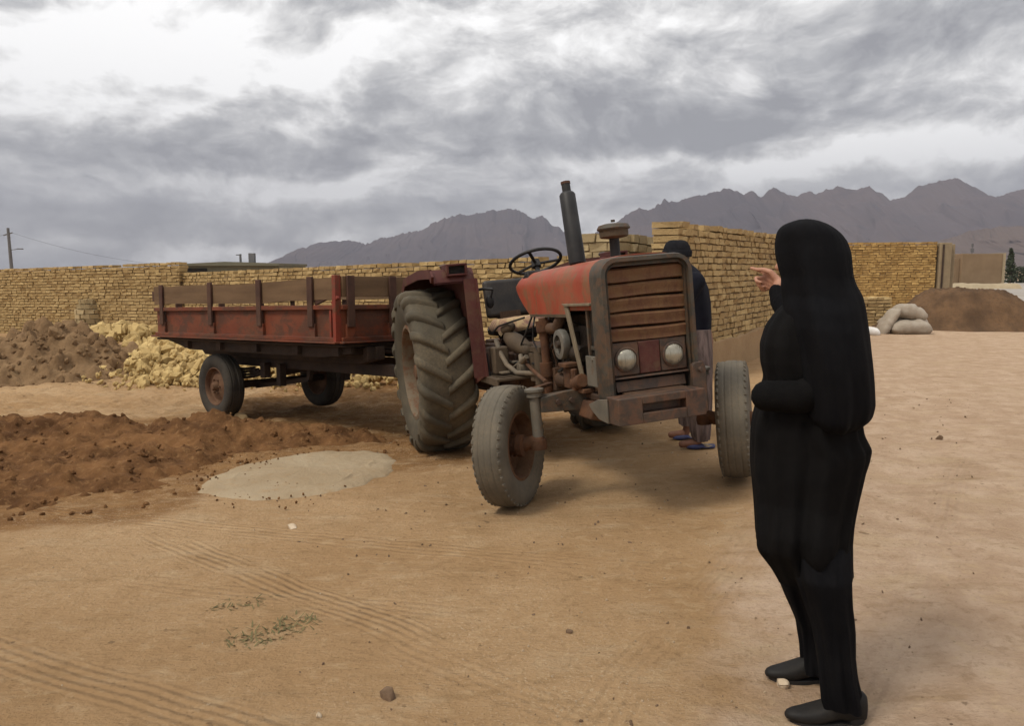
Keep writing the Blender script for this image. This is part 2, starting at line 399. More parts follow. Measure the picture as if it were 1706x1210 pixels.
def ground_mat():
    m, N, b, tc = newmat('packed dirt ground')
    soil = N.n('ShaderNodeAttribute', attribute_name='soil').outputs['Fac']
    road = N.n('ShaderNodeAttribute', attribute_name='road').outputs['Fac']
    n1 = N.noise(tc, .55, 8, .6); n2 = N.noise(tc, 4.5, 8, .65); n3 = N.noise(tc, 38, 6, .7)
    tan = N.mix(N.ramp(n1, .35, .68), (.355,.219,.108), (.44,.288,.155))
    pink = N.mix(N.ramp(n2, .35, .7), (.42,.288,.19), (.53,.388,.275))
    col = N.mix(N.ramp(N.math('ADD', road, N.math('MULTIPLY', N.math('SUBTRACT', n2, .5), .7)), .25, .8), tan, pink)
    brown = N.mix(N.ramp(n2, .35, .65), (.20,.10,.038), (.29,.16,.066))
    col = N.mix(N.ramp(N.math('ADD', soil, N.math('MULTIPLY', N.math('SUBTRACT', n2, .5), 1.0)), .3, .7), col, brown)
    # streaky scuffs, stains and light specks
    st = N.noise(N.mapping(tc, (1.0, 4.2, 1), (0,0,R(-20))), 2.0, 9, .7)
    col = N.mix(N.math('MULTIPLY', N.ramp(st, .52, .70), .55), col, (.25,.155,.072))
    st2 = N.noise(N.mapping(tc, (1.2, 3.0, 1), (0,0,R(35))), 1.3, 9, .7)
    col = N.mix(N.math('MULTIPLY', N.ramp(st2, .50, .68), .50), col, (.46,.335,.205))
    col = N.mix(N.math('MULTIPLY', N.ramp(n3, .56, .72), .5), col, (.17,.105,.052))
    n5 = N.noise(tc, 90, 3, .6); col = N.mix(N.math('MULTIPLY', N.math('MULTIPLY', N.ramp(n5, .57, .68), N.ramp(n1, .40, .62)), .7), col, (.56,.44,.30))
    n6 = N.noise(tc, 17, 3, .5); col = N.mix(N.math('MULTIPLY', N.ramp(n6, .69, .75), .6), col, (.13,.08,.045))
    n7 = N.noise(tc, 11, 6, .7, .4); col = N.mix(N.math('MULTIPLY', N.ramp(n7, .54, .66), .35), col, (.24,.145,.068)); col = N.mix(N.math('MULTIPLY', N.ramp(n7, .46, .36), .28), col, (.54,.395,.235))
    N.l.new(col, b.inputs['Base Color']); b.inputs['Roughness'].default_value = .95; b.inputs['Specular IOR Level'].default_value = .12
    # bump: grain + ribbed tyre tracks pressed in the dirt
    sep = N.n('ShaderNodeSeparateXYZ'); N.l.new(tc, sep.inputs[0]); X, Y = sep.outputs[0], sep.outputs[1]
    wob = N.math('MULTIPLY', N.math('SUBTRACT', N.noise(tc, .7, 2, .5), .5), .22)
    h = N.math('ADD', N.math('MULTIPLY', n3, .75), N.math('MULTIPLY', n2, .9))
    h = N.math('ADD', h, N.math('MULTIPLY', N.noise(N.mapping(tc, (1.0, 3.0, 1), (0,0,R(-20))), 9, 7, .7), .9))
    brk = N.ramp(N.noise(tc, 2.4, 6, .65), .32, .52)
    for (x0, y0, x1, y1, hw, sp, amp, e0, e1) in TRACKS:
        L = math.hypot(x1-x0, y1-y0); ux, uy = (x1-x0)/L, (y1-y0)/L
        s = N.math('ADD', N.math('ADD', N.math('MULTIPLY', X, -uy), N.math('MULTIPLY', Y, ux)), uy*x0 - ux*y0)
        s = N.math('ADD', s, wob)
        t = N.math('ADD', N.math('ADD', N.math('MULTIPLY', X, ux), N.math('MULTIPLY', Y, uy)), -(ux*x0 + uy*y0))
        rib = N.math('SINE', N.math('MULTIPLY', s, 2*math.pi/sp))
        msk = N.math('SUBTRACT', 1.0, N.ramp(N.math('ABSOLUTE', s), hw*.8, hw*1.1))
        msk = N.math('MULTIPLY', msk, N.math('MULTIPLY', N.ramp(t, -e0, .2), N.math('SUBTRACT', 1.0, N.ramp(t, L-.2, L+e1))))
        msk = N.math('MULTIPLY', msk, brk)
        h = N.math('ADD', h, N.math('MULTIPLY', N.math('MULTIPLY', rib, msk), amp))
    bp = N.n('ShaderNodeBump'); bp.inputs['Strength'].default_value = 1.0; bp.inputs['Distance'].default_value = .032
    N.l.new(h, bp.inputs['Height']); N.l.new(bp.outputs[0], b.inputs['Normal'])
    return m
TRACKS = [(-3.2,5.1,-.2,4.05,.11,.05,.14,1.5,1.5), (.15,2.3,2.6,6.0,.12,.05,.17,.6,1.2), (.95,2.2,3.2,5.4,.10,.05,.14,.6,1.0), (-2.6,3.25,-.85,2.42,.11,.046,.27,1.2,.6), (-1.95,4.36,-.45,3.12,.11,.044,.26,.4,.4), (-1.75,3.75,-.3,3.3,.10,.05,.12,.4,.3),
          (.5,3.6,2.3,6.4,.10,.07,.08,1,1), (-.1,3.0,1.5,5.0,.1,.07,.07,1,1), (-.5,3.05,.25,2.5,.09,.045,.10,.2,.3)]

def soil_mat(name, a, b_, c, bump=.9, sc=7):
    m, N, b, tc = newmat(name)
    n = N.noise(tc, sc*.3, 8, .65); n2 = N.noise(tc, sc*3, 8, .7)
    col = N.mix(N.ramp(n, .35, .65), a, b_); col = N.mix(N.math('MULTIPLY', N.ramp(n2, .5, .75), .7), col, c)
    N.l.new(col, b.inputs['Base Color']); b.inputs['Roughness'].default_value = 1; b.inputs['Specular IOR Level'].default_value = .1
    bp = N.n('ShaderNodeBump'); bp.inputs['Strength'].default_value = bump; bp.inputs['Distance'].default_value = .03
    N.l.new(N.noise(tc, sc*2.5, 9, .7), bp.inputs['Height']); N.l.new(bp.outputs[0], b.inputs['Normal'])
    return m
M['ground'] = ground_mat()
M['soil']   = soil_mat('dug brown soil', (.085,.040,.017), (.185,.092,.038), (.28,.160,.072))
M['pile']   = soil_mat('grey brown earth', (.165,.100,.052), (.235,.150,.080), (.10,.060,.032))
M['dung']   = soil_mat('dark manure earth', (.085,.052,.031), (.15,.088,.048), (.055,.037,.025), sc=5)
M['slab']   = soil_mat('pale cement crust', (.36,.285,.19), (.30,.225,.14), (.315,.205,.105), bump=.9, sc=4)
M['rock']   = soil_mat('purple brown rock', (.055,.045,.050), (.09,.067,.064), (.036,.033,.042), bump=0, sc=.004)
M['rockr']  = soil_mat('reddish foothill', (.095,.068,.056), (.115,.083,.066), (.07,.053,.047), bump=0, sc=.01)

# ================================================================== GROUND
POLY = np.array([(-10,9.8),(-6.5,9.0),(-4.2,8.25),(-3.0,8.3),(-1.9,8.3),(-1.0,7.9),(-.85,7.25),(-1.25,6.95),(-1.8,7.12),(-2.25,6.75),(-2.45,6.1),(-2.3,5.5),(-2.55,5.15),(-3.3,4.85),(-4.4,4.35),(-6,3.7),(-10,2.5)])
def poly_dist(X, Y, poly):
    ins = np.zeros(X.shape, bool); dm = np.full(X.shape, 1e9); n = len(poly)
    for i in range(n):
        x0, y0 = poly[i]; x1, y1 = poly[(i+1) % n]
        c = ((y0 > Y) != (y1 > Y)) & (X < (x1-x0)*(Y-y0)/(y1-y0+1e-12)+x0); ins ^= c
        dx, dy = x1-x0, y1-y0; t = np.clip(((X-x0)*dx+(Y-y0)*dy)/(dx*dx+dy*dy), 0, 1)
        dm = np.minimum(dm, np.hypot(X-x0-t*dx, Y-y0-t*dy))
    return np.where(ins, dm, -dm)
def spaced(lo, hi, step, far_lo, far_hi, g=1.13):
    a = list(np.arange(lo, hi, step)); s = step; x = a[-1]
    while x < far_hi: s *= g; x += s; a.append(x)
    s = step; x = lo; pre = []
    while x > far_lo: s *= g; x -= s; pre.append(x)
    return np.array(pre[::-1] + a)
xs = spaced(-7.5, 6.0, .036, -5000, 6000); ys = spaced(1.5, 12.5, .036, -400, 6500)
GX, GY = np.meshgrid(xs, ys)
GZ = zg(GX, GY)
soil_a = (1 - .75*sstep(8.9, 9.8, GY)*(1 - sstep(-4.2, -3.2, GX)))*(sstep(5.2, 7.2, GY + .35*(GX + 3) * (GX < -3)) * (1 - sstep(-.9, .9, GX - .25*(GY-7))) * (1 - sstep(11, 16, GY)) * .95
          + .35*sstep(8, 10, GY)*(1-sstep(2, 5, GX))*(1-sstep(14, 22, GY)))
soil_a = soil_a + .42*np.exp(-((GX-.7)/1.2)**2 - ((GY-6.9)/1.3)**2)
s_ = GX*.81 - GY*.586
road_a = np.clip(sstep(-1.0, .5, GX*.93 - GY*.36 + .3*fbm(GX*.7, GY*.7, 0, 3, 3)), 0, 1) * (1 - .45*sstep(3, 6, GY)*(1-sstep(1.2, 2.4, GX)))
near = (np.abs(GX+4) < 8) & (GY > 2) & (GY < 12)
pd_ = np.full(GX.shape, -9.); pd_[near] = poly_dist(GX[near], GY[near], POLY) + .25*fbm(GX[near]*1.3, GY[near]*1.3, 0, 3, 19)
soil_a = np.maximum(soil_a*(.75 + .3*sstep(-3.8, -3.0, GX)), sstep(-.75, .05, pd_)*.95)
sw = s_ + .35*fbm(GX*.3, GY*.3, 0, 2, 33)
for c0, w_, a_ in ((-.95,.13,.5),(-.35,.10,.35),(.35,.16,.55),(1.2,.15,.4)):
    road_a = np.clip(road_a + a_*np.exp(-((sw-c0)/w_)**2)*sstep(-.2, .35, fbm(GX*1.1, GY*1.1, 0, 4, int(40+c0*10))) , 0, 1.4)
gnd = grid_mesh('ground', GX, GY, GZ, M['ground'], None, {'soil': soil_a, 'road': road_a})
tag(gnd, kind='structure')

# asphalt strip of the far road
def strip(name, pts, w, mat, lift):
    P = np.array(pts, float); rows = []
    for i in range(len(P)):
        t = P[min(i+1, len(P)-1)] - P[max(i-1, 0)]; t /= np.linalg.norm(t); n = np.array((t[1], -t[0]))
        rows.append([P[i] + n*w*k for k in np.linspace(0, 1, 7)])
    A = np.array(rows); X, Y = A[..., 0], A[..., 1]
    return grid_mesh(name, X, Y, zg(X, Y) + lift, mat)
tt = np.linspace(0, 1, 30)[:, None]
tag(strip('road', np.array((13.2, 20.5)) + tt*np.array((52, 100)), 9, M['asphalt'], .03), kind='structure')

# ================================================================== MOUNTAINS
def mountain(name, sky, D, base, depth, mat, seed, rough=.14):
    px = np.array([p[0] for p in sky], float); py = np.array([p[1] for p in sky], float)
    n = 520; xs_ = np.linspace(px[0], px[-1], n)
    crest = np.interp(xs_, px, py)
    crest = crest + 3.2*fbm(xs_*.06, xs_*0, 0, 3, seed) + 2.2*fbm(xs_*.17, xs_*0, 0, 3, seed+1, ridged=True) 
    top = np.array([at(a, b, D) for a, b in zip(xs_, crest)])
    rows = []; K = 64
    for k in range(K):
        t = k / (K-1)                                   # 0 foot in front, .62 crest, 1 behind
        if t <= .62: u = t/.62; prof = u**1.25; off = -depth*(1-u)
        else: u = (t-.62)/.38; prof = 1-u; off = depth*.7*u
        p = top.copy(); hgt = top[:, 2] - base
        nz = fbm(xs_*.020, np.full(n, off*.0028), 0, 5, seed+3, ridged=True)
        env = math.sin(math.pi*min(1, t/.62)) if t < .62 else math.sin(math.pi*(t-.62)/.38)*.8
        p[:, 1] += off + 90*env*nz; p[:, 0] += 60*env*fbm(xs_*.018, np.full(n, off*.004), 0, 3, seed+8)
        p[:, 2] = base + hgt*np.clip(prof + rough*1.6*env*(nz - (.55 if t > .5 else .1)), 0, None)
        rows.append(p)
    A = np.array(rows)
    o = grid_mesh(name, A[..., 0], A[..., 1], A[..., 2], mat)
    return tag(o, kind='structure')
SKY1 = [(380,462),(430,458),(465,444),(490,428),(520,407),(535,404),(550,401),(565,402),(580,398),(595,400),(610,405),(640,396),(665,390),(680,387),(695,384),(710,380),(722,371),(735,364),(760,358),(790,355),(805,352),(820,348),(832,349),(845,345),(858,347),(870,351),(880,357),(890,364),(905,361),(912,366),(920,372),(932,380),(940,387),(950,398),(962,410),(985,425),(1030,445),(1080,462)]
SKY2 = [(860,462),(930,432),(965,405),(985,388),(1010,380),(1035,363),(1045,356),(1055,350),(1065,346),(1072,349),(1080,349),(1092,343),(1102,339),(1107,331),(1114,336),(1128,335),(1145,329),(1160,326),(1175,323),(1190,320),(1205,315),(1215,313),(1228,317),(1240,323),(1247,319),(1254,317),(1264,325),(1272,325),(1281,316),(1290,312),(1298,315),(1305,320),(1318,324),(1327,328),(1338,321),(1350,318),(1357,322),(1370,317),(1385,315),(1400,310),(1410,314),(1422,316),(1434,314),(1448,310),(1458,317),(1468,322),(1477,327),(1480,334),(1492,331),(1508,326),(1515,319),(1530,309),(1545,306),(1558,303),(1572,299),(1590,295),(1600,299),(1612,307),(1625,313),(1638,319),(1650,331),(1665,326),(1685,321),(1706,316),(1740,322),(1800,345),(1870,380),(1950,462)]
SKY3 = [(1440,462),(1490,436),(1530,416),(1560,404),(1590,394),(1615,386),(1640,381),(1670,378),(1700,375),(1750,379),(1820,400),(1900,462)]
mountain('mountain', SKY1, 2900, -30, 900, M['rock'], 41)
mountain('mountain', SKY2, 2500, -30, 900, M['rock'], 57)
mountain('hills', SKY3, 1500, -15, 350, M['rockr'], 77, .06)

# ================================================================== MUD BRICK WALLS
def bricks_mesh(name, mat, spec, parent=None):
    """spec: rows of (centre xyz, half sizes l,d,h, yaw, tint); boxes with knocked corners"""
    sp = np.array(spec, float); n = len(sp)
    sg = np.array([(x, y, z) for x in (-1, 1) for y in (-1, 1) for z in (-1, 1)], float)
    L = sg[None]*sp[:, None, 3:6]
    L = L + rng.uniform(-1, 1, L.shape)*np.array((.010, .015, .007)) + rng.uniform(-1, 1, (n, 1, 3))*np.array((.005, .010, .004))
    c, s = np.cos(sp[:, 6])[:, None], np.sin(sp[:, 6])[:, None]
    X = L[..., 0]*c - L[..., 1]*s; Y = L[..., 0]*s + L[..., 1]*c
    v = np.stack([X, Y, L[..., 2]], -1) + sp[:, None, 0:3]
    q = np.array([(0,1,3,2),(4,6,7,5),(0,4,5,1),(2,3,7,6),(0,2,6,4),(1,5,7,3)])
    f = (q[None] + 8*np.arange(n)[:, None, None]).reshape(-1, 4)
    me = np_mesh(name, v.reshape(-1, 3), f, mat, {'tint': np.repeat(sp[:, 7], 8)})
    o = bpy.data.objects.new(name, me); COL.objects.link(o)
    if parent is not None: o.parent = parent
    return o

def brick_run(p0, p1, zb0, zb1, zt0, zt1, thick, pitch=.108, bl=.235, gap=.016, ragged=.3, tilt=0):
    p0, p1 = np.array(p0[:2], float), np.array(p1[:2], float)
    d = p1-p0; L = np.linalg.norm(d); d /= L; yaw = math.atan2(d[1], d[0]); nrm = np.array((-d[1], d[0]))
    out = []; nc = int(round(max(zt0-zb0, zt1-zb1)/pitch))
    p0c = (zt0-zb0)/nc; p1c = (zt1-zb1)/nc
    for k in range(nc):
        s = -random.random()*bl*.5
        if k == nc-1 and ragged:
            pass
        while s < L:
            w = bl*random.uniform(.8, 1.15)
            a, b = max(s, 0), min(s+w, L)
            s += w
            if b-a < .05: continue
            if k == nc-1 and random.random() < ragged*.35: continue
            m = (a+b)/2; u = m/L
            pc = p0c*(1-u)+p1c*u
            z = (zb0*(1-u)+zb1*u) + (k+.5)*pc
            c = p0 + d*m
            t = np.clip(random.gauss(.55, .24), 0, 1)
            out.append((c[0], c[1], z, (b-a)/2 - gap*random.uniform(.25, .75), thick/2, pc/2 - gap*random.uniform(.3, .75), yaw + random.gauss(0, .006), t))
    return out, (p0, p1, d, nrm, L)

def wall(name, label, p0, p1, zt0, zt1, thick, mat, cat='wall', zb=None, core=True, **kw):
    zb0 = float(zbase(p0[0], p0[1]))-.12 if zb is None else zb[0]; zb1 = float(zbase(p1[0], p1[1]))-.12 if zb is None else zb[1]
    sp, (a, b, d, n, L) = brick_run(p0, p1, zb0, zb1, zt0, zt1, thick, **kw)
    mid = (a+b)/2; base = thing(name, label, cat, (mid[0], mid[1], (zb0+zb1)/2+.1))
    off = np.array(base.location)
    sp = [(s[0]-off[0], s[1]-off[1], s[2]-off[2], *s[3:]) for s in sp]
    bricks_mesh('brickwork', M[mat], sp, base)
    if core:
        m = MB(); t = thick/2 - .02
        ring = lambda p, z0, z1: [(*(p+n*t), z0), (*(p-n*t), z0), (*(p-n*t), z1), (*(p+n*t), z1)]
        e = d*.025
        m.loft([np.array(ring(a+e, zb0, zt0-.10))-off, np.array(ring(b-e, zb1, zt1-.10))-off])
        m.build('mortar_core', M['joint'], base, 0)
    return base

P = at
# left wall
a, b = P(-90, 450, 25.0), P(306, 450, 21.2); a = b + (a-b)*1.75
wall('mud_brick_wall', 'yellow mud brick wall at far left behind the earth pile and round brick pillar', a, b, 1.30, 1.77, .3, 'brick', pitch=.088, bl=.21)
# middle wall
a, b = P(303, 450, 21.5), P(985, 450, 12.4)
wall('mud_brick_wall', 'long low yellow mud brick wall running behind the trailer and tractor', a, b, 1.47, 1.80, .3, 'brick', pitch=.088, bl=.21, ragged=.15)
# pier behind the air cleaner
a, b = P(972, 450, 11.15), P(1042, 450, 10.75)
pr = wall('brick_pier', 'pale block pier behind the tractor air cleaner, lower than the wall beside it', a, b, 2.06, 2.05, .3, 'bricks', 'pier', pitch=.125, bl=.33, ragged=0)
c = P(1112, 450, 12.4); nn = np.array((b[1]-a[1], a[0]-b[0])); nn /= np.linalg.norm(nn)
sp, _ = brick_run(b[:2]+np.array((.0,.16)), c, 0, 0, 2.05, 1.98, .3, pitch=.125, bl=.34, ragged=0)
off = np.array(pr.location); bricks_mesh('brickwork', M['bricks'], [(s[0]-off[0], s[1]-off[1], s[2]-off[2], *s[3:]) for s in sp], pr)
# near right wall
a = P(1106, 450, 9.5); b = P(1392, 450, 18.6)
nw = wall('mud_brick_wall', 'rough tall mud brick wall behind the man and the pointing woman, plastered along its foot', a, b, 2.14, 2.18, .34, 'brickn', pitch=.086, bl=.20, ragged=.25, zb=(.02, .05))
off = np.array(nw.location); d = (b-a)[:2]; d /= np.linalg.norm(d); n = np.array((d[1], -d[0]))
m = MB(); L = np.linalg.norm((b-a)[:2]); rings = []
for i in range(61):
    s = L*i/60; p = a[:2] + d*s + n*(.17); h = .16 + .46 + .05*float(fbm(s*1.3, 3, 0, 3, 2)) + (.0 if s > .5 else -.1)
    q = p + n*(.07 + .02*float(fbm(s*2, 0, 0, 3, 4))); q2 = p + n*(.035 + .012*float(fbm(s*3, 9, 0, 3, 4)))
    rings.append([(*(p - n*.05), 0), (*q, 0), (*q2, h-.03), (*(p - n*.05), h)])
m.loft([np.array(r)-off for r in rings]); m.build('plaster', M['plaster'], nw, 40)
# frontal wall further along
a, b = P(1375, 450, 28.3), P(1556, 450, 28.0)
wall('mud_brick_wall', 'ochre mud brick wall facing the camera behind the sacks and dark mound', a, b, 2.53, 2.55, .3, 'brickf', pitch=.09, bl=.22, ragged=.1)
# rendered gate pillar at its end
pt = P(1569, 450, 28.0); g = thing('gate_pillar', 'grey tan rendered pillar at the end of the ochre wall', 'pillar', (pt[0], pt[1], .1))
m = MB(); m.obox((0,0,1.2), (.42,.42,2.44)); m.obox((.31,.1,1.18), (.2,.3,2.38)); m.build('shaft', M['plasterg'], g, 30, .02)
m = MB(); m.obox((-.1,-.215,1.2), (.06,.04,2.3)); m.build('recess_strip', M['trdark'], g, 30)  # dark strip on the face, shade of a recess put into its colour

# low brick stack by the sacks
pt = P(1452, 540, 20.0); st = thing('brick_stack', 'small waist high stack of pale mud bricks left of the sacks', 'brick stack', (pt[0], pt[1], .13))
sp = []
for k in range(9):
    for i in range(4):
        for j in range(2):
            sp.append((-.33 + i*.21 + random.gauss(0, .01), -.1 + j*.22, .045 + k*.082, .098, .105, .032, random.gauss(0, .03), np.clip(random.gauss(.5, .25) + (.3 if k == 8 else 0), 0, 1)))  # top course tinted paler: sunlight put into its colour
bricks_mesh('bricks', M['brickn'], sp, st)
m = MB(); m.box(-.4,.37,-.17,.19,0,.70); m.build('mortar_core', M['joint'], st, 0)

# round pillar by the left wall
pt = P(151, 555, 22.6); z0 = float(zbase(pt[0], pt[1])) - .05
rp = thing('round_pillar', 'short round pillar of grey and pale stones standing before the left wall', 'pillar', (pt[0], pt[1], z0))
sp = []
for k in range(8):
    rr = .27 if k < 6 else (.22 if k == 6 else .15)
    for j in range(9):
        q = 2*math.pi*(j + .5*(k % 2))/9
        sp.append((rr*math.cos(q), rr*math.sin(q), .07+k*.14, .11, .09, .062, q + math.pi/2 + random.gauss(0, .05), (random.uniform(.55, 1) if k in (4, 5, 2) else random.uniform(0, .4))))
bricks_mesh('stonework', M['bricks'], sp, rp)
m = MB(); m.lathe([(0,0),(.27,0),(.27,.84),(.2,1.0),(0,1.1)], 16, 'Z'); m.build('core', M['joint'], rp, 40)
m = MB(); m.tube([(.36,-.1,0),(.35,-.1,.5),(.37,-.1,1.05)], .022, 8); m.build('pipe', M['black'], rp)

# ================================================================== FAR BUILDINGS, POLE, TREE
pt = P(385, 450, 46); fb = thing('flat_roofed_building', 'low grey green flat roofed building behind the left walls', 'building', (pt[0], pt[1], -.4))
w = 160/1300*46
m = MB(); m.box(-w/2, w/2, 0, 6, 0, 2.22); m.build('wall', M['housegreen'], fb, 30)
m = MB(); m.extrude([(-w/2-.15, 2.2), (w/2+.05, 2.2), (w/2+.05, 2.34), (-.05*w, 2.44), (-w/2-.15, 2.31)], 'Y', -.2, 6.2); m.build('roof', M['housegreen'], fb, 30)
m = MB(); m.box(-w*.48, -w*.25, -.06, .05, 1.5, 2.05); m.build('dark_recess', M['void'], fb, 30)  # flat black box painted as the shaded recess under the roof
m = MB(); m.box(w*.15, w*.21, .6, .9, 2.3, 2.95); m.build('chimney', M['poleg'], fb, 30)
m = MB(); m.cyl((w*.06,.7,2.3), (w*.06,.7,2.9), .07, .07, 8); m.cyl((w*.015,.7,2.85), (w*.07,.7,2.85), .03, .03, 8); m.build('vent_pipe', M['poleg'], fb)

pt = P(20, 450, 75); up = thing('utility_pole', 'grey utility pole with a short lamp arm above the left wall', 'utility pole', (pt[0], pt[1], -.5))
m = MB(); m.tube([(0,0,0),(-.04,0,3),(-.09,0,6.05)], [.17,.15,.12], 10); m.build('pole', M['poleg'], up)
m = MB(); m.beam((-.55,0,5.35), (.3,0,5.6), .1, .1); m.build('crossarm', M['poleg'], up)
m = MB(); m.beam((.0,0,3.95), (.8,-.1,4.05), .06, .06); m.obox((1.0,-.1,4.06), (.5,.2,.1)); m.build('lamp_arm', M['poleg'], up, 30)
def wire(label, p, q, sag):
    pts = [np.array(p)*(1-t) + np.array(q)*t - np.array((0, 0, sag*4*t*(1-t))) for t in np.linspace(0, 1, 14)]
    o0 = pts[0]; m = MB(); m.tube([x-o0 for x in pts], .009, 5)
    o = m.build('power_line', M['black']); o.location = o0; tag(o, label, 'cable')
pw = np.array(up.location)
wire('thin cable running left from the utility pole out of view', pw+np.array((-.5,0,5.4)), pw+np.array((-9,1,5.3)), .5)
wire('thin cable sloping down right from the utility pole behind the wall', pw+np.array((.25,0,5.6)), pw+np.array((16,2,2.4)), .6)

pt = P(1627, 450, 72); hb = thing('brick_house', 'distant reddish brown flat roofed house beyond the gate pillar', 'house', (pt[0], pt[1], .1))
m = MB(); m.box(-1.4, 2.35, 0, 5, 0, 2.95); m.build('wall', M['housered'], hb, 30, .02)
m = MB(); m.box(-2.4, -1.42, .3, 5, 0, 2.55); m.build('side_wall', M['housered'], hb, 30, .02)
m = MB(); m.box(2.36, 2.56, -.1, 5, 0, 3.0); m.build('corner_strip', M['cream'], hb, 30)
m = MB(); m.cyl((.05,1,2.9), (.05,1,3.75), .035, .03, 8); m.box(-.08,.20,.95,1.05,3.1,3.45); m.box(-.02,.14,.95,1.05,3.6,3.9); m.build('antenna', M['poleg'], hb, 30)
pt = P(1615, 476, 58); m = MB(); rings = []
for x in np.linspace(-2.3, 3.6, 30):
    h = .42 + .05*float(fbm(x*2, 0, 0, 3, 5)); rings.append([(x, -.6, 0), (x, -.25, h*.8), (x, .1, h), (x, .6, h*.7), (x, 1, 0)])
o = m.loft(rings).build('earth_bank', M['cream'], None, 50); o.location = (pt[0], pt[1], .15); tag(o, 'low pale earth bank in front of the distant reddish house', 'earth bank')

def leafy(mb, c, r, n, size, seed, squash=None):
    g = np.random.RandomState(seed)
    for i in range(n):
        p = g.normal(0, 1, 3); p /= np.linalg.norm(p); p *= g.uniform(.35, 1)**.5
        q = np.array(c) + p*np.array(r)
        a = g.normal(0, 1, 3); a /= np.linalg.norm(a); b = np.cross(a, g.normal(0, 1, 3)); b /= np.linalg.norm(b)
        s = size*g.uniform(.6, 1.3)
        mb.add([q-a*s, q-b*s*.5, q+a*s, q+b*s*.5], [(0,1,2,3)])
pt = P(1683, 450, 80); tr = thing('conifer_tree', 'dark pointed conifer right of the distant reddish house', 'tree', (pt[0], pt[1], .1))
m = MB(); m.tube([(0,0,0),(.03,0,1.5),(0,0,3.2)], [.14,.1,.03], 8); m.build('trunk', M['trunk'], tr)
m = MB()
for k in range(9): leafy(m, (.05*math.sin(k*2.1), .05*math.cos(k), .5+k*.36), (.75-.075*k, .75-.075*k, .34), 150, .13, 60+k)
m.build('crown', M['leafd'], tr, 0)
for i, (px, D, r, lab) in enumerate([(1699, 84, (1.1,1,1.0), 'low dark round bush immediately right of the conifer'), (1722, 90, (1.6,1.2,1.25), 'wide dark bush at the right picture edge beyond the conifer')]):
    pt = P(px, 450, D); tr = thing('bush', lab, 'bush', (pt[0], pt[1], .1), group='bushes beyond the far house')
    m = MB(); leafy(m, (0,0,r[2]*.85), r, 700, .15, 90+i); m.build('foliage', M['leafd'], tr, 0)
    m = MB(); m.tube([(0,0,0),(0,0,.8)], [.08,.04], 6); m.build('trunk', M['trunk'], tr)

# ================================================================== EARTH HEAPS, RUBBLE, SLAB
def heap(name, label, cat, c, rx, ry, h, mat, seed, lump=.12, step=.06, pw_=1.3, flat=.0, kind=None, fine=.05, bumps=0):
    x = np.arange(-rx*1.15, rx*1.15, step); y = np.arange(-ry*1.15, ry*1.15, step)
    X, Y = np.meshgrid(x, y)
    r = np.hypot(X/rx, Y/ry) * (1 + .16*fbm(X*.9, Y*.9, 0, 3, seed))
    f = np.clip(1-r, 0, 1); f = np.minimum(f*pw_, 1); f = f*f*(3-2*f)*.55 + f*.45
    wx, wy = X + c[0], Y + c[1]
    lumps = fbm(X*1.5, Y*1.5, 0, 4, seed+1)*lump + np.maximum(fbm(X*4.2, Y*4.2, 0, 3, seed+2), -.05)*lump*.8 + fine*fbm(X*11, Y*11, 0, 3, seed+3)
    Z = zg(wx, wy) - .05 + h*f + lumps*sstep(0, .25, f)
    gb = np.random.RandomState(seed)
    for _ in range(bumps):
        bx, by = gb.uniform(-.85, .85)*rx, gb.uniform(-.9, .5)*ry; br = gb.uniform(.05, .2); br = br*(1.3 if gb.uniform() < .15 else .8)
        d2 = ((X-bx)*gb.uniform(.7, 1.3))**2 + ((Y-by)*gb.uniform(.7, 1.3))**2 + .0006*fbm(X*9, Y*9, 0, 3, seed+9)*8*br
        Z = Z + br*.75*np.sqrt(np.clip(1 - d2/br**2, 0, 1))*(r < .95)
    zc = float(zbase(c[0], c[1]))
    o = grid_mesh(name, X, Y, Z - zc, mat, r < 1.04)
    o.location = (c[0], c[1], zc); return tag(o, label, cat, None, kind)
PILE_C = []
pile_o = heap('dirt_pile', 'big grey brown earth pile at far left in front of the brick wall', 'dirt pile', (-8.6, 14.1), 2.35, 1.9, .74, M['pile'], 5, .24, .04, 1.5, fine=.07, bumps=110)
g = np.random.RandomState(8); items = []
for i in range(420):
    q_ = g.uniform(0, 6.28); rr_ = g.uniform(0, 1.08)**.6; x, y = -8.6 + 2.35*rr_*math.cos(q_), 14.1 - abs(1.9*rr_*math.sin(q_))
    s_c = g.uniform(.02, .06)*(2.3 if g.uniform() < .10 else 1); f_h = max(0, 1-rr_); f_h = min(f_h*1.5, 1); f_h = f_h*f_h*(3-2*f_h)*.55 + f_h*.45
    PILE_C.append((x, y, s_c, .74*f_h))
heap('manure_mound', 'dark brown manure mound by the road at right beside the sacks', 'mound', (11.05, 19.2), 2.0, 1.6, .95, M['dung'], 15, .075, .045, 1.7, fine=.05)

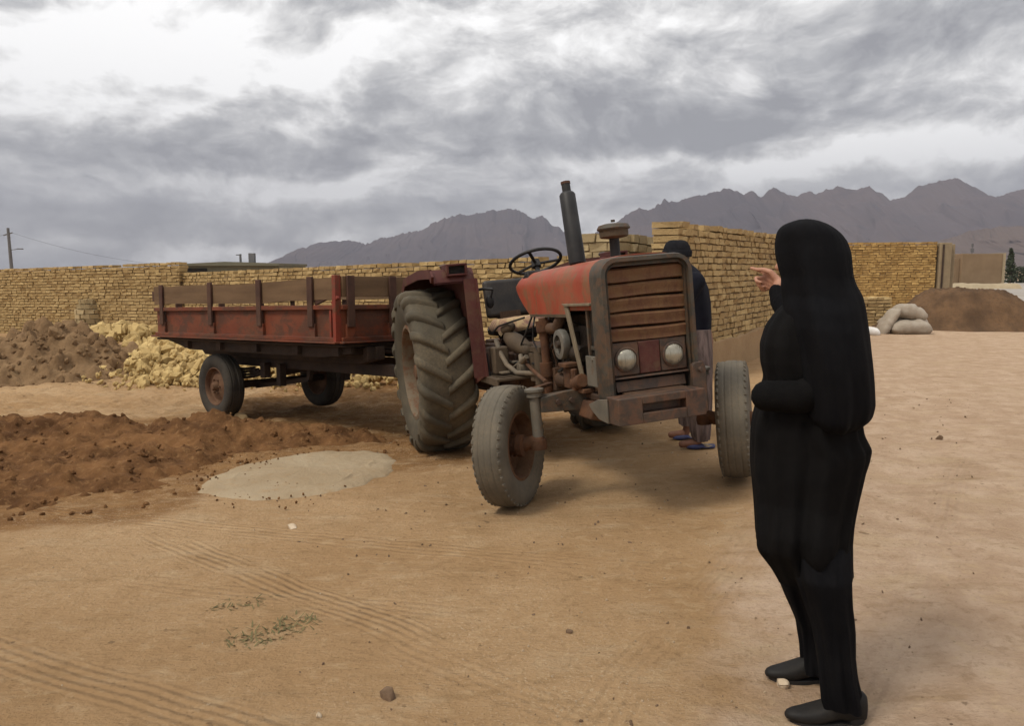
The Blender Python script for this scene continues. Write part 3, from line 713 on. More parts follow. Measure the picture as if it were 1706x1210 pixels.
# rocks helper: irregular chunk
def chunk(g, r, sharp=.35):
    v = []
    u = np.array([(-1,-1,-1),(1,-1,-1),(1,1,-1),(-1,1,-1),(-1,-1,1),(1,-1,1),(1,1,1),(-1,1,1)], float)*.62
    ex = np.array([(0,0,-.95),(0,0,.95),(0,-.95,0),(0,.95,0),(-.95,0,0),(.95,0,0)])
    v = np.r_[u, ex]*(1 + g.uniform(-sharp, sharp, (14, 3)))*np.array(r)
    f = []
    for q, c in (((0,1,2,3),8),((4,5,6,7),9),((0,1,5,4),10),((3,2,6,7),11),((0,3,7,4),12),((1,2,6,5),13)):
        for i in range(4): f.append((q[i], q[(i+1) % 4], c))
    e = Euler(g.uniform(-3, 3, 3)).to_matrix(); return v @ np.array(e).T, f
def chunks_mesh(name, items, mat, loc=(0,0,0)):
    V, Fc, T = [], [], []; b = 0
    for v, f, t in items:
        V.append(v); Fc += [tuple(i+b for i in q) for q in f]; T += [t]*len(v); b += len(v)
    me = np_mesh(name, np.concatenate(V), np.array(Fc), mat, {'tint': np.array(T)})
    o = bpy.data.objects.new(name, me); COL.objects.link(o); o.location = loc; return o
g = np.random.RandomState(9); items = []
from mathutils.bvhtree import BVHTree
tree_ = BVHTree.FromPolygons([pile_o.location + v.co for v in pile_o.data.vertices], [tuple(p.vertices) for p in pile_o.data.polygons])
for (x, y, s_c, h_) in PILE_C:
    hit = tree_.ray_cast(Vector((x, y, 5)), Vector((0, 0, -1)))[0]
    z = hit.z if hit is not None else float(zg(x, y))
    v, f = chunk(g, (s_c, s_c*.8, s_c*.7), .3); items.append((v + np.array((x, y, z + s_c*.25)), f, .5))
o = chunks_mesh('dirt_clods', items, M['pile']); tag(o, 'grey brown clods lying on the big earth pile', None, None, 'stuff')
g = np.random.RandomState(3); items = []
def scatter(n, c, rx, ry, h, smin, smax):
    for i in range(n):
        a = g.uniform(0, 2*math.pi); q = g.uniform(0, 1)**.5
        x, y = c[0]+rx*q*math.cos(a), c[1]+ry*q*math.sin(a)
        s = g.uniform(smin, smax)*(1.2-.4*q)
        z = float(zg(x, y)) + h*max(0, 1-q**1.6)*g.uniform(.75, 1.0) + s*.25
        v, f = chunk(g, (s, s*g.uniform(.6, .9), s*g.uniform(.45, .75)), .3)
        items.append((v + np.array((x, y, z)), f, float(np.clip(g.normal(.55, .33), 0, 1))))
scatter(640, (-6.0, 14.6), 1.65, 1.5, .55, .045, .17)
scatter(260, (-5.2, 13.0), 1.1, .7, .3, .05, .15)
scatter(420, (-9.4, 18.6), 2.9, 1.7, .5, .07, .22)
scatter(420, (-3.6, 13.2), 2.2, .9, .26, .04, .13)
scatter(160, (-1.4, 12.2), 1.3, .8, .2, .05, .13)
scatter(500, (-6.0, 14.2), 2.0, 1.8, .45, .02, .07); scatter(300, (-4.4, 12.8), 2.2, 1.0, .2, .02, .06)
o = chunks_mesh('rubble', items, M['rubble']); tag(o, 'heaps of broken yellow mud brick rubble behind the red trailer', 'rubble', None, 'stuff')
heap('rubble_bed', None, None, (-6.0, 14.6), 1.75, 1.6, .5, M['rubble'], 44, .1, .08, 1.3, kind='stuff')

# dug soil bank in front of the trailer
sx = np.arange(-7.6, -.8, .028); sy = np.arange(3.2, 9.6, .028); SX, SY = np.meshgrid(sx, sy)
sd = poly_dist(SX, SY, POLY) + .22*fbm(SX*1.6, SY*1.6, 0, 4, 51)
f = sstep(0, .75, sd); ridge = np.exp(-((SY - 7.5 - .2*np.sin(SX*1.3))/.55)**2)
SZ = zg(SX, SY) - .03 + f*(.085 + .20*ridge*sstep(-1.2, -2.6, SX)) + sstep(0, .3, sd)*(.10*fbm(SX*1.7, SY*1.7, 0, 4, 53) + .085*np.maximum(fbm(SX*6, SY*6, 0, 3, 55), -.1) + .055*np.maximum(fbm(SX*14, SY*14, 0, 3, 57), -.05))
for (wx, wy) in ((-3.51, 9.31),):                      # pressed flat under the trailer wheel
    SZ = SZ - np.exp(-((SX-wx)**2+(SY-wy)**2)/.12)*.1
o = grid_mesh('soil', SX, SY, SZ, M['soil'], sd > -.02); tag(o, 'freshly dug dark brown soil in front of the trailer', 'soil', None, 'stuff')
items = []
for i in range(1500):
    x, y = g.uniform(-7.4, -.7), g.uniform(3.6, 9.2)
    dd = float(poly_dist(np.array([[x]]), np.array([[y]]), POLY)[0, 0])
    if dd < -.1: continue
    s = g.uniform(.008, .028)*(1.9 if g.uniform() < .08 else 1)
    j, k = int((y-3.2)/.028), int((x+7.6)/.028)
    z = (SZ[min(j, SZ.shape[0]-1), min(k, SZ.shape[1]-1)] if dd > .05 else float(zg(x, y))) + s*.2
    v, f_ = chunk(g, (s, s*.8, s*.65), .3); items.append((v + np.array((x, y, z)), f_, .5))
for i in range(150):
    q_ = g.uniform(1.6, 5.2); x, y = -1.66 + .85*math.cos(q_)*g.uniform(.35, 1.3), 6.15 + 1.0*math.sin(q_)*g.uniform(.4, 1.25)
    s = g.uniform(.003, .013); v, f_ = chunk(g, (s, s*.8, s*.6), .3); items.append((v + np.array((x, y, float(zbase(x, y)) + .012 + s*.2)), f_, .5))
o = chunks_mesh('dirt_clods', items, M['soil']); tag(o, 'small brown clods scattered over the dug soil', 'clods', None, 'stuff')

# round cement crust
n = 96; n = 160; rings = []
q = np.linspace(0, 2*math.pi, n, endpoint=False)
rad = 1 + .10*fbm(np.cos(q)*1.6+5, np.sin(q)*1.6, 0, 3, 61) + .06*fbm(np.cos(q)*6+5, np.sin(q)*6, 0, 4, 63)
cx, cy = -1.66, 6.15
for s in np.linspace(1.10, .02, 46):
    dz = float(np.interp(s, [.02,.3,.7,.85,.92,.97,1.02,1.06,1.10], [.021,.02,.016,.012,.010,.004,-.006,-.022,-.06]))
    X = cx + .66*rad*s*np.cos(q) + .10*s*np.sin(q); Y = cy + .90*rad*s*np.sin(q)
    rim = math.exp(-((s-.74)/.022)**2)*np.clip(fbm(np.cos(q)*2, np.sin(q)*2, 0, 2, 67)+.15, 0, 1)
    Z = zg(X, Y)*.5 + zbase(X, Y)*.5 + .006 + dz*.9 + .007*fbm(X*4, Y*4, 0, 5, 65) + .016*rim - .018*np.exp(-((Y-6.25-.35*(X+1.66)+.06*fbm(X*5, X*0, 0, 3, 68))/.018)**2)*(s < .9)
    rings.append(np.c_[X - cx, Y - cy, Z])
m = MB(); m.loft(rings[::1]); o = m.build('cement_slab', M['slab'], None, 60); o.location = (cx, cy, 0)
tag(o, 'pale round cement crust lying on the dirt between soil bank and tractor', 'slab')

# stones and pebbles
def stone(label, px, py, r, mat, seed, grp=None):
    gg = np.random.RandomState(seed); v, f = chunk(gg, r, .2)
    d = ray(px, py); k = (-CH)/d[2]; p = np.array([0,0,CH]) + d*k
    for _ in range(6): k = (float(zg(p[0], p[1]))-CH)/d[2]; p = np.array([0,0,CH]) + d*k
    m = MB(); m.add(v, f); o = m.build('stone', mat, None, 180, 0, 2); o.location = (p[0], p[1], p[2] + r[2]*.35); tag(o, label, 'stone', grp)
stone('dark brown stone lying alone on the dirt at bottom centre', 646, 1163, (.036,.03,.026), M['stone'], 4)
stone('small pale stone just left of the dark brown stone', 531, 1195, (.014,.013,.012), M['stonep'], 5)
stone('pale round stone between the two black shoes of the woman', 1304, 1144, (.027,.024,.023), M['stonep'], 6)
stone('small brown stone on the dirt between tractor and woman', 948, 1055, (.018,.015,.011), M['stone'], 8)
stone('flat pale stone on the bare dirt in front of the soil bank', 487, 880, (.04,.03,.014), M['stonep'], 9)
stone('thin dark clod on the road right of the woman', 1564, 733, (.06,.03,.012), M['stone'], 10)
items = []
for i in range(420):
    y = g.uniform(2.2, 9); x = g.uniform(-1, 1)*y*.62
    if g.uniform() < .4: x = abs(x)
    s = g.uniform(.003, .0085)*(1.6 if g.uniform() < .06 else 1)*(.7+.08*y)
    v, f_ = chunk(g, (s, s*.8, s*.6), .3); items.append((v + np.array((x, y, float(zg(x, y))+s*.15)), f_, .5))
o = chunks_mesh('gravel', items, M['gravelm']); tag(o, 'fine pale gravel scattered on the dirt', 'gravel', None, 'stuff')
items = []
for i in range(300):
    y = g.uniform(2.2, 9); x = g.uniform(-.5, 1)*y*.62; s = g.uniform(.003, .010)*(.7+.08*y)
    v, f_ = chunk(g, (s*1.3, s*.8, s*.5), .3); items.append((v + np.array((x, y, float(zg(x, y))+s*.15)), f_, .5))
o = chunks_mesh('gravel', items, M['stone']); tag(o, 'fine dark crumbs scattered on the dirt', 'gravel', None, 'stuff')

# weeds flat on the dirt
def weeds(label, spots, n, seed):
    gg = np.random.RandomState(seed); m = MB()
    d = ray(*spots[0]); c0 = np.array([0,0,CH]) + d*(-CH/d[2])
    for (px, py) in spots:
        d = ray(px, py); c = np.array([0,0,CH]) + d*(-CH/d[2])
        for i in range(n):
            x, y = c[0] + gg.normal(0, .05), c[1] + gg.normal(0, .04); z = float(zg(x, y))
            a = gg.uniform(0, 6.28); L = gg.uniform(.012, .04); w = gg.uniform(.002, .004); t = np.array((math.cos(a), math.sin(a), gg.uniform(.1, .7))); s = np.array((-math.sin(a), math.cos(a), 0))
            p = np.array((x, y, z)); v = [p - s*w, p + s*w, p + t*L*.6 + s*w*1.2, p + t*L, p + t*L*.6 - s*w*1.2]
            m.add(np.array(v) - np.array((c0[0], c0[1], 0)), [(0,1,2,3,4)])
    o = m.build('weeds', M['weed'], None, 0); o.location = (c0[0], c0[1], 0); tag(o, label, None, None, 'stuff')
weeds('sparse green weed patch on the foreground dirt', [(490,1043),(472,1050),(505,1045),(457,1062)], 24, 3)
weeds('tiny dry weed sprig left of the green weed patch', [(408,1068),(425,1070)], 30, 4)
weeds('thin dry weed line on the dirt above the weed patch', [(372,1014),(400,1012),(435,1005)], 14, 5)

# ================================================================== TRACTOR
TR = Matrix.Rotation(R(-73), 3, 'Z') @ Matrix.Rotation(R(-3), 3, 'Y') @ Matrix.Rotation(R(4.5), 3, 'X')
T = thing('tractor', 'old faded red tractor with rusty slatted grille parked on the dirt, front wheels turned', 'tractor', (.11, 7.25, -.07), TR)

def rear_wheel(y, side):                      # side: +1 outer face towards +Y
    m = MB()
    pr = [(.43,.20),(.40,.205),(.385,.18),(.385,.06),(.36,.05),(.33,.075),(.22,.085),(.20,.05),(.0,.05)]
    pr2 = [(.0,.02),(.2,.02),(.22,.055),(.33,.045),(.37,.02),(.385,-.05),(.385,-.18),(.40,-.205),(.43,-.20)]
    m.lathe([(r, h*side) for r, h in pr], 48); m.lathe([(r, h*side) for r, h in pr2], 48)
    m.lathe([(.425,.19*side),(.40,.19*side),(.40,-.19*side),(.425,-.19*side)], 48, closed=True)
    w = m.build('wheel', M['rim'], T, 40); w.location = (0, y, .785)
    m = MB(); m.lathe([(.0,.16*side),(.06,.16*side),(.075,.14*side),(.08,.10*side),(.15,.09*side),(.165,.05*side),(.165,.0)], 28)
    for k in range(8):
        q = 2*math.pi*k/8; m.cyl((.125*math.cos(q), .085*side, .125*math.sin(q)), (.125*math.cos(q), .12*side, .125*math.sin(q)), .016, .014, 8)
    for k in range(6):
        q = 2*math.pi*k/6+.3; m.cyl((.30*math.cos(q), .07*side, .30*math.sin(q)), (.30*math.cos(q), .11*side, .30*math.sin(q)), .02, .017, 8)
    m.build('hub', M['rimrust'], w, 40)
    m = MB()
    half = [(.40,.172),(.43,.196),(.48,.219),(.55,.236),(.61,.238),(.655,.228),(.685,.203),(.697,.15),(.702,.07)]
    prof = [(r, -h) for r, h in half] + [(.703, 0)] + half[::-1]
    m.lathe(prof, 72)
    g = np.random.RandomState(int(abs(y)*100) + (1 if side > 0 else 2))
    N_ = 19
    for s in (-1, 1):
        for k in range(N_):
            a0 = 2*math.pi*(k + (.5 if s > 0 else 0) + g.uniform(-.06, .06))/N_; rings = []
            wear = g.uniform(.8, 1.05)
            for u in np.linspace(0, 1, 9):
                if u < .68: yy = s*(-.015 + .215*u/.68); rb = .694; nr, ns = 1.0, .15*u
                else:
                    v = (u-.68)/.32; yy = s*(.200 + .036*math.sin(v*math.pi/2)); rb = .694 - .085*v; nr, ns = 1-v*.85, .2+v*.8
                ang = a0 + .30*u - .04
                h = .046*wear*(1 - .5*sstep(.78, 1.0, u))*(.75 + .25*sstep(0, .12, u)); wt = .026 + .010*u; wb = .040 + .014*u
                e_r = np.array((math.cos(ang), 0, math.sin(ang))); e_t = np.array((-math.sin(ang), 0, math.cos(ang))); e_y = np.array((0, s, 0))
                c = e_r*rb + np.array((0, yy, 0)); up = e_r*nr + e_y*ns; up /= np.linalg.norm(up)
                rings.append([c - e_t*wb - up*.012, c - e_t*(wt+.006) + up*h*.7, c - e_t*wt*.6 + up*h, c + e_t*wt*.6 + up*h, c + e_t*(wt+.006) + up*h*.7, c + e_t*wb - up*.012])
            m.loft(rings)
    m.build('tyre', M['rubber'], w, 50)
    return w
rear_wheel(-.8, -1); rear_wheel(.8, 1)

def front_wheel(loc, steer, side):
    m = MB(); s = side
    m.lathe([(r, h*s) for r, h in [(.232,.082),(.222,.085),(.205,.07),(.20,.03),(.16,.055),(.09,.06),(.07,.045),(0,.045)]], 40)
    m.lathe([(r, h*s) for r, h in [(0,.03),(.08,.03),(.1,.042),(.155,.038),(.19,.01),(.2,-.06),(.215,-.085),(.232,-.082)]], 40)
    m.lathe([(.228,.07*s),(.21,.07*s),(.21,-.07*s),(.228,-.07*s)], 40, closed=True)
    w = m.build('wheel', M['rimrust'], T, 40); w.location = loc; w.rotation_euler = (0, 0, R(steer)); w.scale = (.985, 1, .985)
    m = MB(); m.lathe([(0,.13*s),(.04,.13*s),(.05,.11*s),(.06,.06*s),(.06,-.05*s),(.075,-.06*s),(.075,-.10*s),(.045,-.11*s),(0,-.11*s)], 24)
    for k in range(6):
        q = 2*math.pi*k/6; m.cyl((.12*math.cos(q), .05*s, .12*math.sin(q)), (.12*math.cos(q), .085*s, .12*math.sin(q)), .012, .011, 7)
        m.cyl((.09*math.cos(q), -.0*s, .09*math.sin(q)), (.09*math.cos(q), -.02*s, .09*math.sin(q)), .010, .010, 7)
    m.build('hub', M['rust'], w, 40)
    m = MB()
    half = [(.217,.072),(.235,.086),(.27,.099),(.315,.106),(.35,.104),(.376,.094),(.391,.078),(.397,.060),(.398,.049),(.395,.045),(.395,.040),(.400,.036),(.402,.012),(.402,.006),(.4005,.004)]
    prof = [(r, -h) for r, h in half] + half[::-1]
    m.lathe(prof, 80)
    for sd in (-1, 1):
        for k in range(46):
            q = 2*math.pi*(k + .5*(sd > 0))/46
            for (r0, y0, dr, dy) in ((.386,.078,.012,.026),):
                e = np.array((math.cos(q), 0, math.sin(q))); t = np.array((-math.sin(q), 0, math.cos(q)))
                rot = np.c_[e, (0, 1, 0), t]
                m.obox(e*(r0-.007) + np.array((0, sd*y0, 0)), (.020, .034, .028), rot @ np.array(Matrix.Rotation(R(-34*sd), 3, 'Z')))
    m.build('tyre', M['rubber2'], w, 45, .003)
front_wheel((2.17, -.753, .434), -40, -1); front_wheel((2.415, .764, .438), -35, 1)

# hood
m = MB(); sec = []
def hood_sec(W, top, bot):
    r = .10; pts = []
    for z in np.linspace(bot, top - r, 8): pts.append((-W - .006*math.sin((z-bot)/(top-bot)*3.1), z))
    for q in np.linspace(math.pi, math.pi/2, 8)[1:]: pts.append((-W + r + r*math.cos(q), top - r + r*math.sin(q)))
    for y in np.linspace(-W + r, 0, 5)[1:]: pts.append((y, top + .012*(1 - (y/W)**2) - .0))
    return pts + [(-y, z) for y, z in pts[-2::-1]]
base = hood_sec(.285, 1.572, 1.238)
n = len(base)
def hood_grid(off):
    rings = []
    for t in np.linspace(0, 1, 22):
        r = []
        for (y, z) in base:
            zz = max(0, min(1, (z-1.238)/.37))
            xr = 1.40 - .30*math.sin(min(1, zz*1.25)*math.pi/2) + .22*max(0, zz-.62)/.38
            x = xr + (2.745-xr)*t
            b = 0
            if z < 1.30 and x > 2.16: z2 = 1.238 + (1.30-1.238)*(1 if x > 2.2 else (x-2.16)/.04)*(1 if z < 1.26 else .5)
            else: z2 = z
            z2 -= .020*(1-t)*zz; y2 = y*(1 - .05*t + .02*math.sin(t*3.1))
            k = 1 - off/.29
            r.append((x, y2*k, z2 - (off if zz > .9 else 0)))
        rings.append(r)
    return rings
A = hood_grid(0); B = hood_grid(.008)
m.loft(A, False, closed=False); m.loft([r[::-1] for r in B], False, closed=False)
for i in (0, -1): m.loft([A[i], B[i]], False, closed=False)
m.loft([[r[0] for r in A], [r[0] for r in B]], False, closed=False); m.loft([[r[-1] for r in A], [r[-1] for r in B]], False, closed=False)
hood = m.build('hood', M['red'], T, 40)
m = MB(); m.extrude([(1.38,1.22),(1.15,1.40),(1.22,1.52),(1.34,1.57),(1.36,1.57),(1.42,1.22)], 'Y', -.265, .265); m.build('dashboard', M['black'], T, 30, .01)
m = MB()
for y in (-.286, .286): m.box(1.42, 2.18, y-.006, y+.006, 1.225, 1.245)
m.build('hood_edge', M['tan'], hood, 30)

# exhaust and air cleaner
e0, e1 = np.array((2.03,-.12,1.53)), np.array((1.935,-.125,2.128)); d = e1-e0
m = MB(); m.tube([e0, e0+d*.06, e0+d*.075, e0+d*.86, e0+d*.885, e0+d*.90, e0+d], [.05,.05,.058,.055,.045,.030,.030], 20)
ex = m.build('exhaust', M['black'], T, 40)
m = MB(); m.tube([e1-d*.015, e1+d*.012], [.033,.033], 16); m.build('outlet', M['stake'], ex, 40)
m = MB(); m.lathe([(0,1.55),(.05,1.55),(.05,1.575),(.034,1.58),(.034,1.715),(0,1.715)], 20, 'Z', (2.16,.1,0)); ac = m.build('air_cleaner', M['black'], T, 40)
m = MB(); m.lathe([(0,1.715),(.04,1.715),(.085,1.722),(.096,1.73),(.098,1.775),(.0,1.775)], 24, 'Z', (2.16,.1,0)); m.build('bowl', M['tan'], ac, 40)
m = MB(); m.lathe([(.0,1.772),(.108,1.774),(.112,1.784),(.098,1.806),(.06,1.815),(.0,1.818)], 24, 'Z', (2.16,.1,0)); m.lathe([(0,1.825),(.014,1.825),(.014,1.84),(0,1.84)], 10, 'Z', (2.16,.1,0)); m.build('cap', M['frame'], ac, 40)

# grille
def rrect(y0, y1, z0, z1, r, rb, n=6):
    pts = []
    for (cy, cz, a, rr) in ((y1-r, z1-r, 0, r), (y0+r, z1-r, 90, r), (y0+rb, z0+rb, 180, rb), (y1-rb, z0+rb, 270, rb)):
        for q in np.linspace(a, a+90, n): pts.append((cy + rr*math.cos(R(q)), cz + rr*math.sin(R(q))))
    return pts
o_ = rrect(-.305, .305, .705, 1.572, .11, .05); i_ = rrect(-.252, .252, .745, 1.516, .05, .02)
om = rrect(-.296, .296, .715, 1.565, .10, .05); im = rrect(-.272, .272, .735, 1.542, .08, .03)
m = MB()
R0 = [[(x, y, z) for y, z in P_] for x, P_ in ((2.64, o_), (2.77, o_), (2.80, om), (2.802, im), (2.785, i_), (2.70, i_))]
R1 = [[(x, y, z) for y, z in P_] for x, P_ in ((2.788, im), (2.775, rrect(-.268,.268,.737,1.536,.078,.03)))]
R0 = R0[:4] + R1 + R0[4:]
m.loft(R0, False)
m.loft([R0[-1], R0[0]], False)
m.build('grille_frame', M['frame'], T, 50)
m = MB(); edges = [1.514, 1.418, 1.33, 1.242, 1.154, 1.066]
for k in range(5):
    zt, zb = edges[k], edges[k+1]; w_ = .252
    prof = [(2.735, zt-.003), (2.752, zt-.008), (2.762, zt-.018), (2.758, zt-.045), (2.754, zb+.03), (2.757, zb+.010), (2.738, zb+.002), (2.715, zb+.004), (2.715, zt-.004)]
    m.loft([[(x, y, z + .0035*math.sin(y*9+k)) for x, z in prof] for y in np.linspace(-w_, w_, 9)])
m.build('grille', M['grille'], T, 40)
m = MB(); m.box(2.655, 2.70, -.25, .25, .74, 1.512); m.build('backing_plate', M['void'], T, 30)
m = MB(); m.box(2.702, 2.752, -.246, .246, .868, 1.066); 
pnl = m.build('lamp_panel', M['bumper'], T, 30, .004)
m = MB(); m.box(2.74, 2.764, -.075, .062, .872, 1.062); m.build('badge_plate', M['maroon'], pnl, 30, .004)
m = MB(); m.loft([[(2.70,y,.868),(2.775,y,.862),(2.778,y,.852),(2.70,y,.845)] for y in (-.246,.246)]); m.loft([[(2.73,y,.838),(2.752,y,.836),(2.765,y,.775),(2.74,y,.772)] for y in (-.235,.225)]); m.build('lower_bar', M['bumper'], T, 30, .003)
for y in (-.163, .148):
    m = MB(); m.extrude(rrect(y-.082, y+.082, .876, 1.058, .012, .012, 3), 'X', 2.745, 2.766); m.lathe([(.075,2.76),(.075,2.778),(.067,2.782),(.063,2.774)], 32, 'X', (0,y,.966))
    h = m.build('headlight', M['bumper'], T, 40)
    m = MB(); m.lathe([(.066,2.772),(.057,2.784),(.04,2.792),(.02,2.796),(.0,2.797)], 32, 'X', (0,y,.966)); m.build('lens', M['lens'], h, 180)
# radiator, side plate, strip
m = MB(); m.box(2.42, 2.60, -.25, .25, .95, 1.29); m.build('radiator', M['void'], T, 30)
m = MB(); m.box(2.44,2.66,-.262,-.252,1.275,1.297); m.box(2.44,2.66,-.262,-.252,1.02,1.045); m.box(2.625,2.66,-.285,-.25,.74,1.50); m.box(2.45,2.475,-.27,-.25,.95,1.29); m.build('radiator_frame', M['frame'], T, 30, .003)
m = MB(); m.box(2.43, 2.662, -.285, -.268, .795, .985); m.cyl((2.54,-.29,.965), (2.54,-.262,.965), .012, .012, 8); m.build('side_plate', M['greyplate'], T, 30, .004)
m = MB(); m.extrude([(2.165,1.30),(2.225,1.30),(2.425,.80),(2.385,.78)], 'Y', -.302, -.288); m.extrude([(2.14,1.315),(2.62,1.315),(2.62,1.298),(2.20,1.298)], 'Y', -.31, -.285); m.build('side_strip', M['pale'], T, 30, .003)
m = MB(); m.box(2.60, 2.64, .25, .29, .74, 1.5); m.box(2.2, 2.64, .27, .285, .95, 1.28); m.build('side_panel', M['frame'], T, 30)

# front support, bumper
m = MB(); m.box(1.9, 2.84, -.20, .20, .62, .77); m.box(2.25, 2.64, -.27, .27, .70, .745); m.build('front_support', M['castrust'], T, 30, .01)
sl0, sl1 = -.175, .105
m = MB()
m.box(2.80, 2.965, -.325, sl0, .61, .765); m.box(2.80, 2.965, sl1, .232, .61, .765); m.box(2.80, 2.965, sl0, sl1, .722, .765); m.box(2.80, 2.965, sl0, sl1, .61, .668); m.box(2.80, 2.90, sl0, sl1, .668, .722)
bp_ = m.build('bumper', M['bumper'], T, 30, .004)
m = MB(); m.extrude([(2.83,.61),(2.83,.755),(2.70,.74),(2.55,.695),(2.60,.66),(2.7,.62)], 'Y', -.338, -.326); m.box(2.62,2.82,-.33,.23,.66,.70); m.build('side_bracket', M['greyplate'], bp_, 30, .003)
m = MB(); m.extrude(rrect(.235,.325,.60,.905,.03,.008,5), 'X', 2.80, 2.83); m.cyl((2.825,.285,.86), (2.85,.285,.86), .016, .014, 10); m.box(2.65,2.80,.29,.32,.62,.88); m.build('side_bracket', M['bumper'], bp_, 30, .003)

# front axle
m = MB(); m.extrude([(-.20,.625),(.20,.625),(.24,.66),(.58,.66),(.58,.75),(.22,.77),(-.22,.77),(-.58,.75),(-.58,.66),(-.24,.66)], 'X', 2.26, 2.31)
m.extrude([(-.575,.648),(-.20,.628),(-.20,.772),(-.40,.765),(-.575,.742)], 'X', 2.312, 2.345); m.extrude([(.575,.648),(.20,.628),(.20,.772),(.40,.765),(.575,.742)], 'X', 2.312, 2.345)
fx = m.build('front_axle', M['frame'], T, 30, .004)
m = MB()
for y in (-.46, -.37, .37, .46):
    m = MB(); m.cyl((2.34,y,.705), (2.365,y,.705), .019, .017, 8); m.build('bolt', M['bumper'], fx, 40)
m = MB(); m.extrude([(-.34,.60),(-.18,.56),(.18,.56),(.34,.60),(.30,.70),(-.30,.70)], 'X', 2.36, 2.56); m.build('axle_bracket', M['rust'], fx, 30, .01)
for s, loc, st in ((-1, (2.17,-.753,.434), -40), (1, (2.415,.764,.438), -35)):
    k = np.array((2.3, .6*s, 0)); wc = np.array(loc)
    m = MB(); m.lathe([(0,.445),(.034,.445),(.034,.745),(.05,.75),(.05,.775),(.062,.785),(.062,.80),(.03,.81),(0,.81)], 20, 'Z', tuple(k))
    kp = m.build('kingpin', M['greyplate'], T, 40)
    m = MB(); m.limb([k+np.array((0,0,.47)), (k+wc)/2+np.array((0,0,.22)) , wc + (k-wc)*.3*np.array((1,1,0))], [.042,.045,.04], 14); m.lathe([(0,.41),(.05,.41),(.055,.44),(.05,.475),(0,.475)], 18, 'Z', tuple(k)); m.build('spindle', M['rust'], kp, 40)
    m = MB(); a = k+np.array((0,0,.80)); q = R(st); back = np.array((-math.cos(q), -math.sin(q), 0)); m.beam(a, a + back*.2 - np.array((0, s*.04, 0)), .04, .022); m.build('steering_arm', M['rust'], kp, 30, .004)
m = MB(); m.tube([(2.14,-.46,.815),(1.5,-.34,.84),(1.05,-.30,.93)], .014, 8); m.build('drag_link', M['rust'], T); m = MB(); m.tube([(2.16,.7,.81),(1.6,.34,.84)], .014, 8); m.build('drag_link', M['rust'], T)

# engine and transmission
m = MB(); m.box(1.35, 2.22, -.17, .17, .66, 1.16); m.box(1.40, 2.15, -.14, .14, 1.16, 1.23); m.box(1.42, 2.1, -.13, .13, .52, .67)
for x in np.linspace(1.45, 2.05, 5): m.box(x-.035, x+.035, -.215, -.17, .98, 1.12); m.cyl((x,-.15,1.15), (x+.0,-.22,1.19), .016, .012, 7)
for x in np.linspace(1.42, 2.12, 7): m.box(x-.008, x+.008, -.19, -.17, .68, .95)
m.box(1.40, 2.12, -.18, -.172, .64, .68); eng = m.build('engine', M['oily'], T, 30, .006)
m = MB(); m.tube([(1.52,-.24,1.12),(1.72,-.26,1.14),(1.9,-.26,1.15),(2.0,-.22,1.3)], [.04,.042,.042,.036], 12); m.build('exhaust_manifold', M['castrust'], eng)
m = MB(); m.cyl((1.72,-.30,.62), (1.70,-.29,1.22), .030, .034, 12); m.cyl((1.715,-.30,.80), (1.715,-.30,.90), .048, .048, 12); m.cyl((1.705,-.29,1.12), (1.70,-.29,1.20), .055, .06, 12); m.build('oil_filler', M['rust'], eng)
m = MB(); m.cyl((1.5,-.27,.72), (1.5,-.27,.97), .05, .045, 14); m.cyl((1.38,-.27,.74), (1.38,-.27,.95), .045, .045, 14); m.box(1.33,1.56,-.29,-.2,.96,1.0); m.build('fuel_filter', M['tan'], eng, 40)
m = MB(); m.box(1.50,1.80,-.27,-.17,.70,.86); m.cyl((1.80,-.22,.78), (1.95,-.22,.78), .06, .05, 14)
for x in np.linspace(1.53,1.77,4): m.tube([(x,-.23,.86),(x,-.26,.98),(x+.1,-.21,1.10)], .007, 6)
m.build('injection_pump', M['castrust'], eng, 40, .004)
m = MB(); m.lathe([(.065,-.03),(.10,-.025),(.105,0),(.10,.025),(.065,.03)], 28, 'Y', (2.0,-.275,1.04), closed=True); al = m.build('alternator', M['silver'], eng, 40)
m = MB(); m.lathe([(0,-.02),(.068,-.015),(.068,.05),(0,.05)], 24, 'Y', (2.0,-.27,1.04)); m.lathe([(0,-.045),(.025,-.045),(.03,-.01),(0,-.01)], 14, 'Y', (2.0,-.27,1.04)); m.cyl((2.05,-.21,.98), (2.25,-.21,.98), .055, .05, 12); m.build('pulley', M['oily'], al, 40)
m = MB(); m.lathe([(0,-.02),(.14,-.02),(.15,0),(.14,.02),(0,.02)], 24, 'X', (2.32,0,1.05))
for k in range(6):
    q = k*math.pi/3; m.beam((2.33,.04*math.cos(q),1.05+.04*math.sin(q)), (2.33,.21*math.cos(q),1.05+.21*math.sin(q)), .06, .006, (1,.4,0))
m.build('fan', M['oily'], eng, 40)
m = MB(); m.box(2.13,2.24,-.33,-.22,.76,.90); m.obox((2.19,-.31,.915), (.13,.10,.03)); m.cyl((2.3,-.31,.80), (2.42,-.31,.83), .05, .045, 12); m.cyl((2.33,-.33,.76), (2.33,-.33,.90), .022, .022, 10); m.box(2.26,2.44,-.32,-.24,.745,.775); m.build('steering_bracket', M['rust'], T, 30, .006)
m = MB(); m.box(.55, 1.36, -.19, .19, .52, .98); m.box(.35, .70, -.22, .22, .50, .90); m.lathe([(0,1.30),(.24,1.30),(.25,1.36),(.2,1.38),(0,1.38)], 24, 'X', (0,0,.76)); gb = m.build('gearbox', M['castrust'], T, 30, .012)
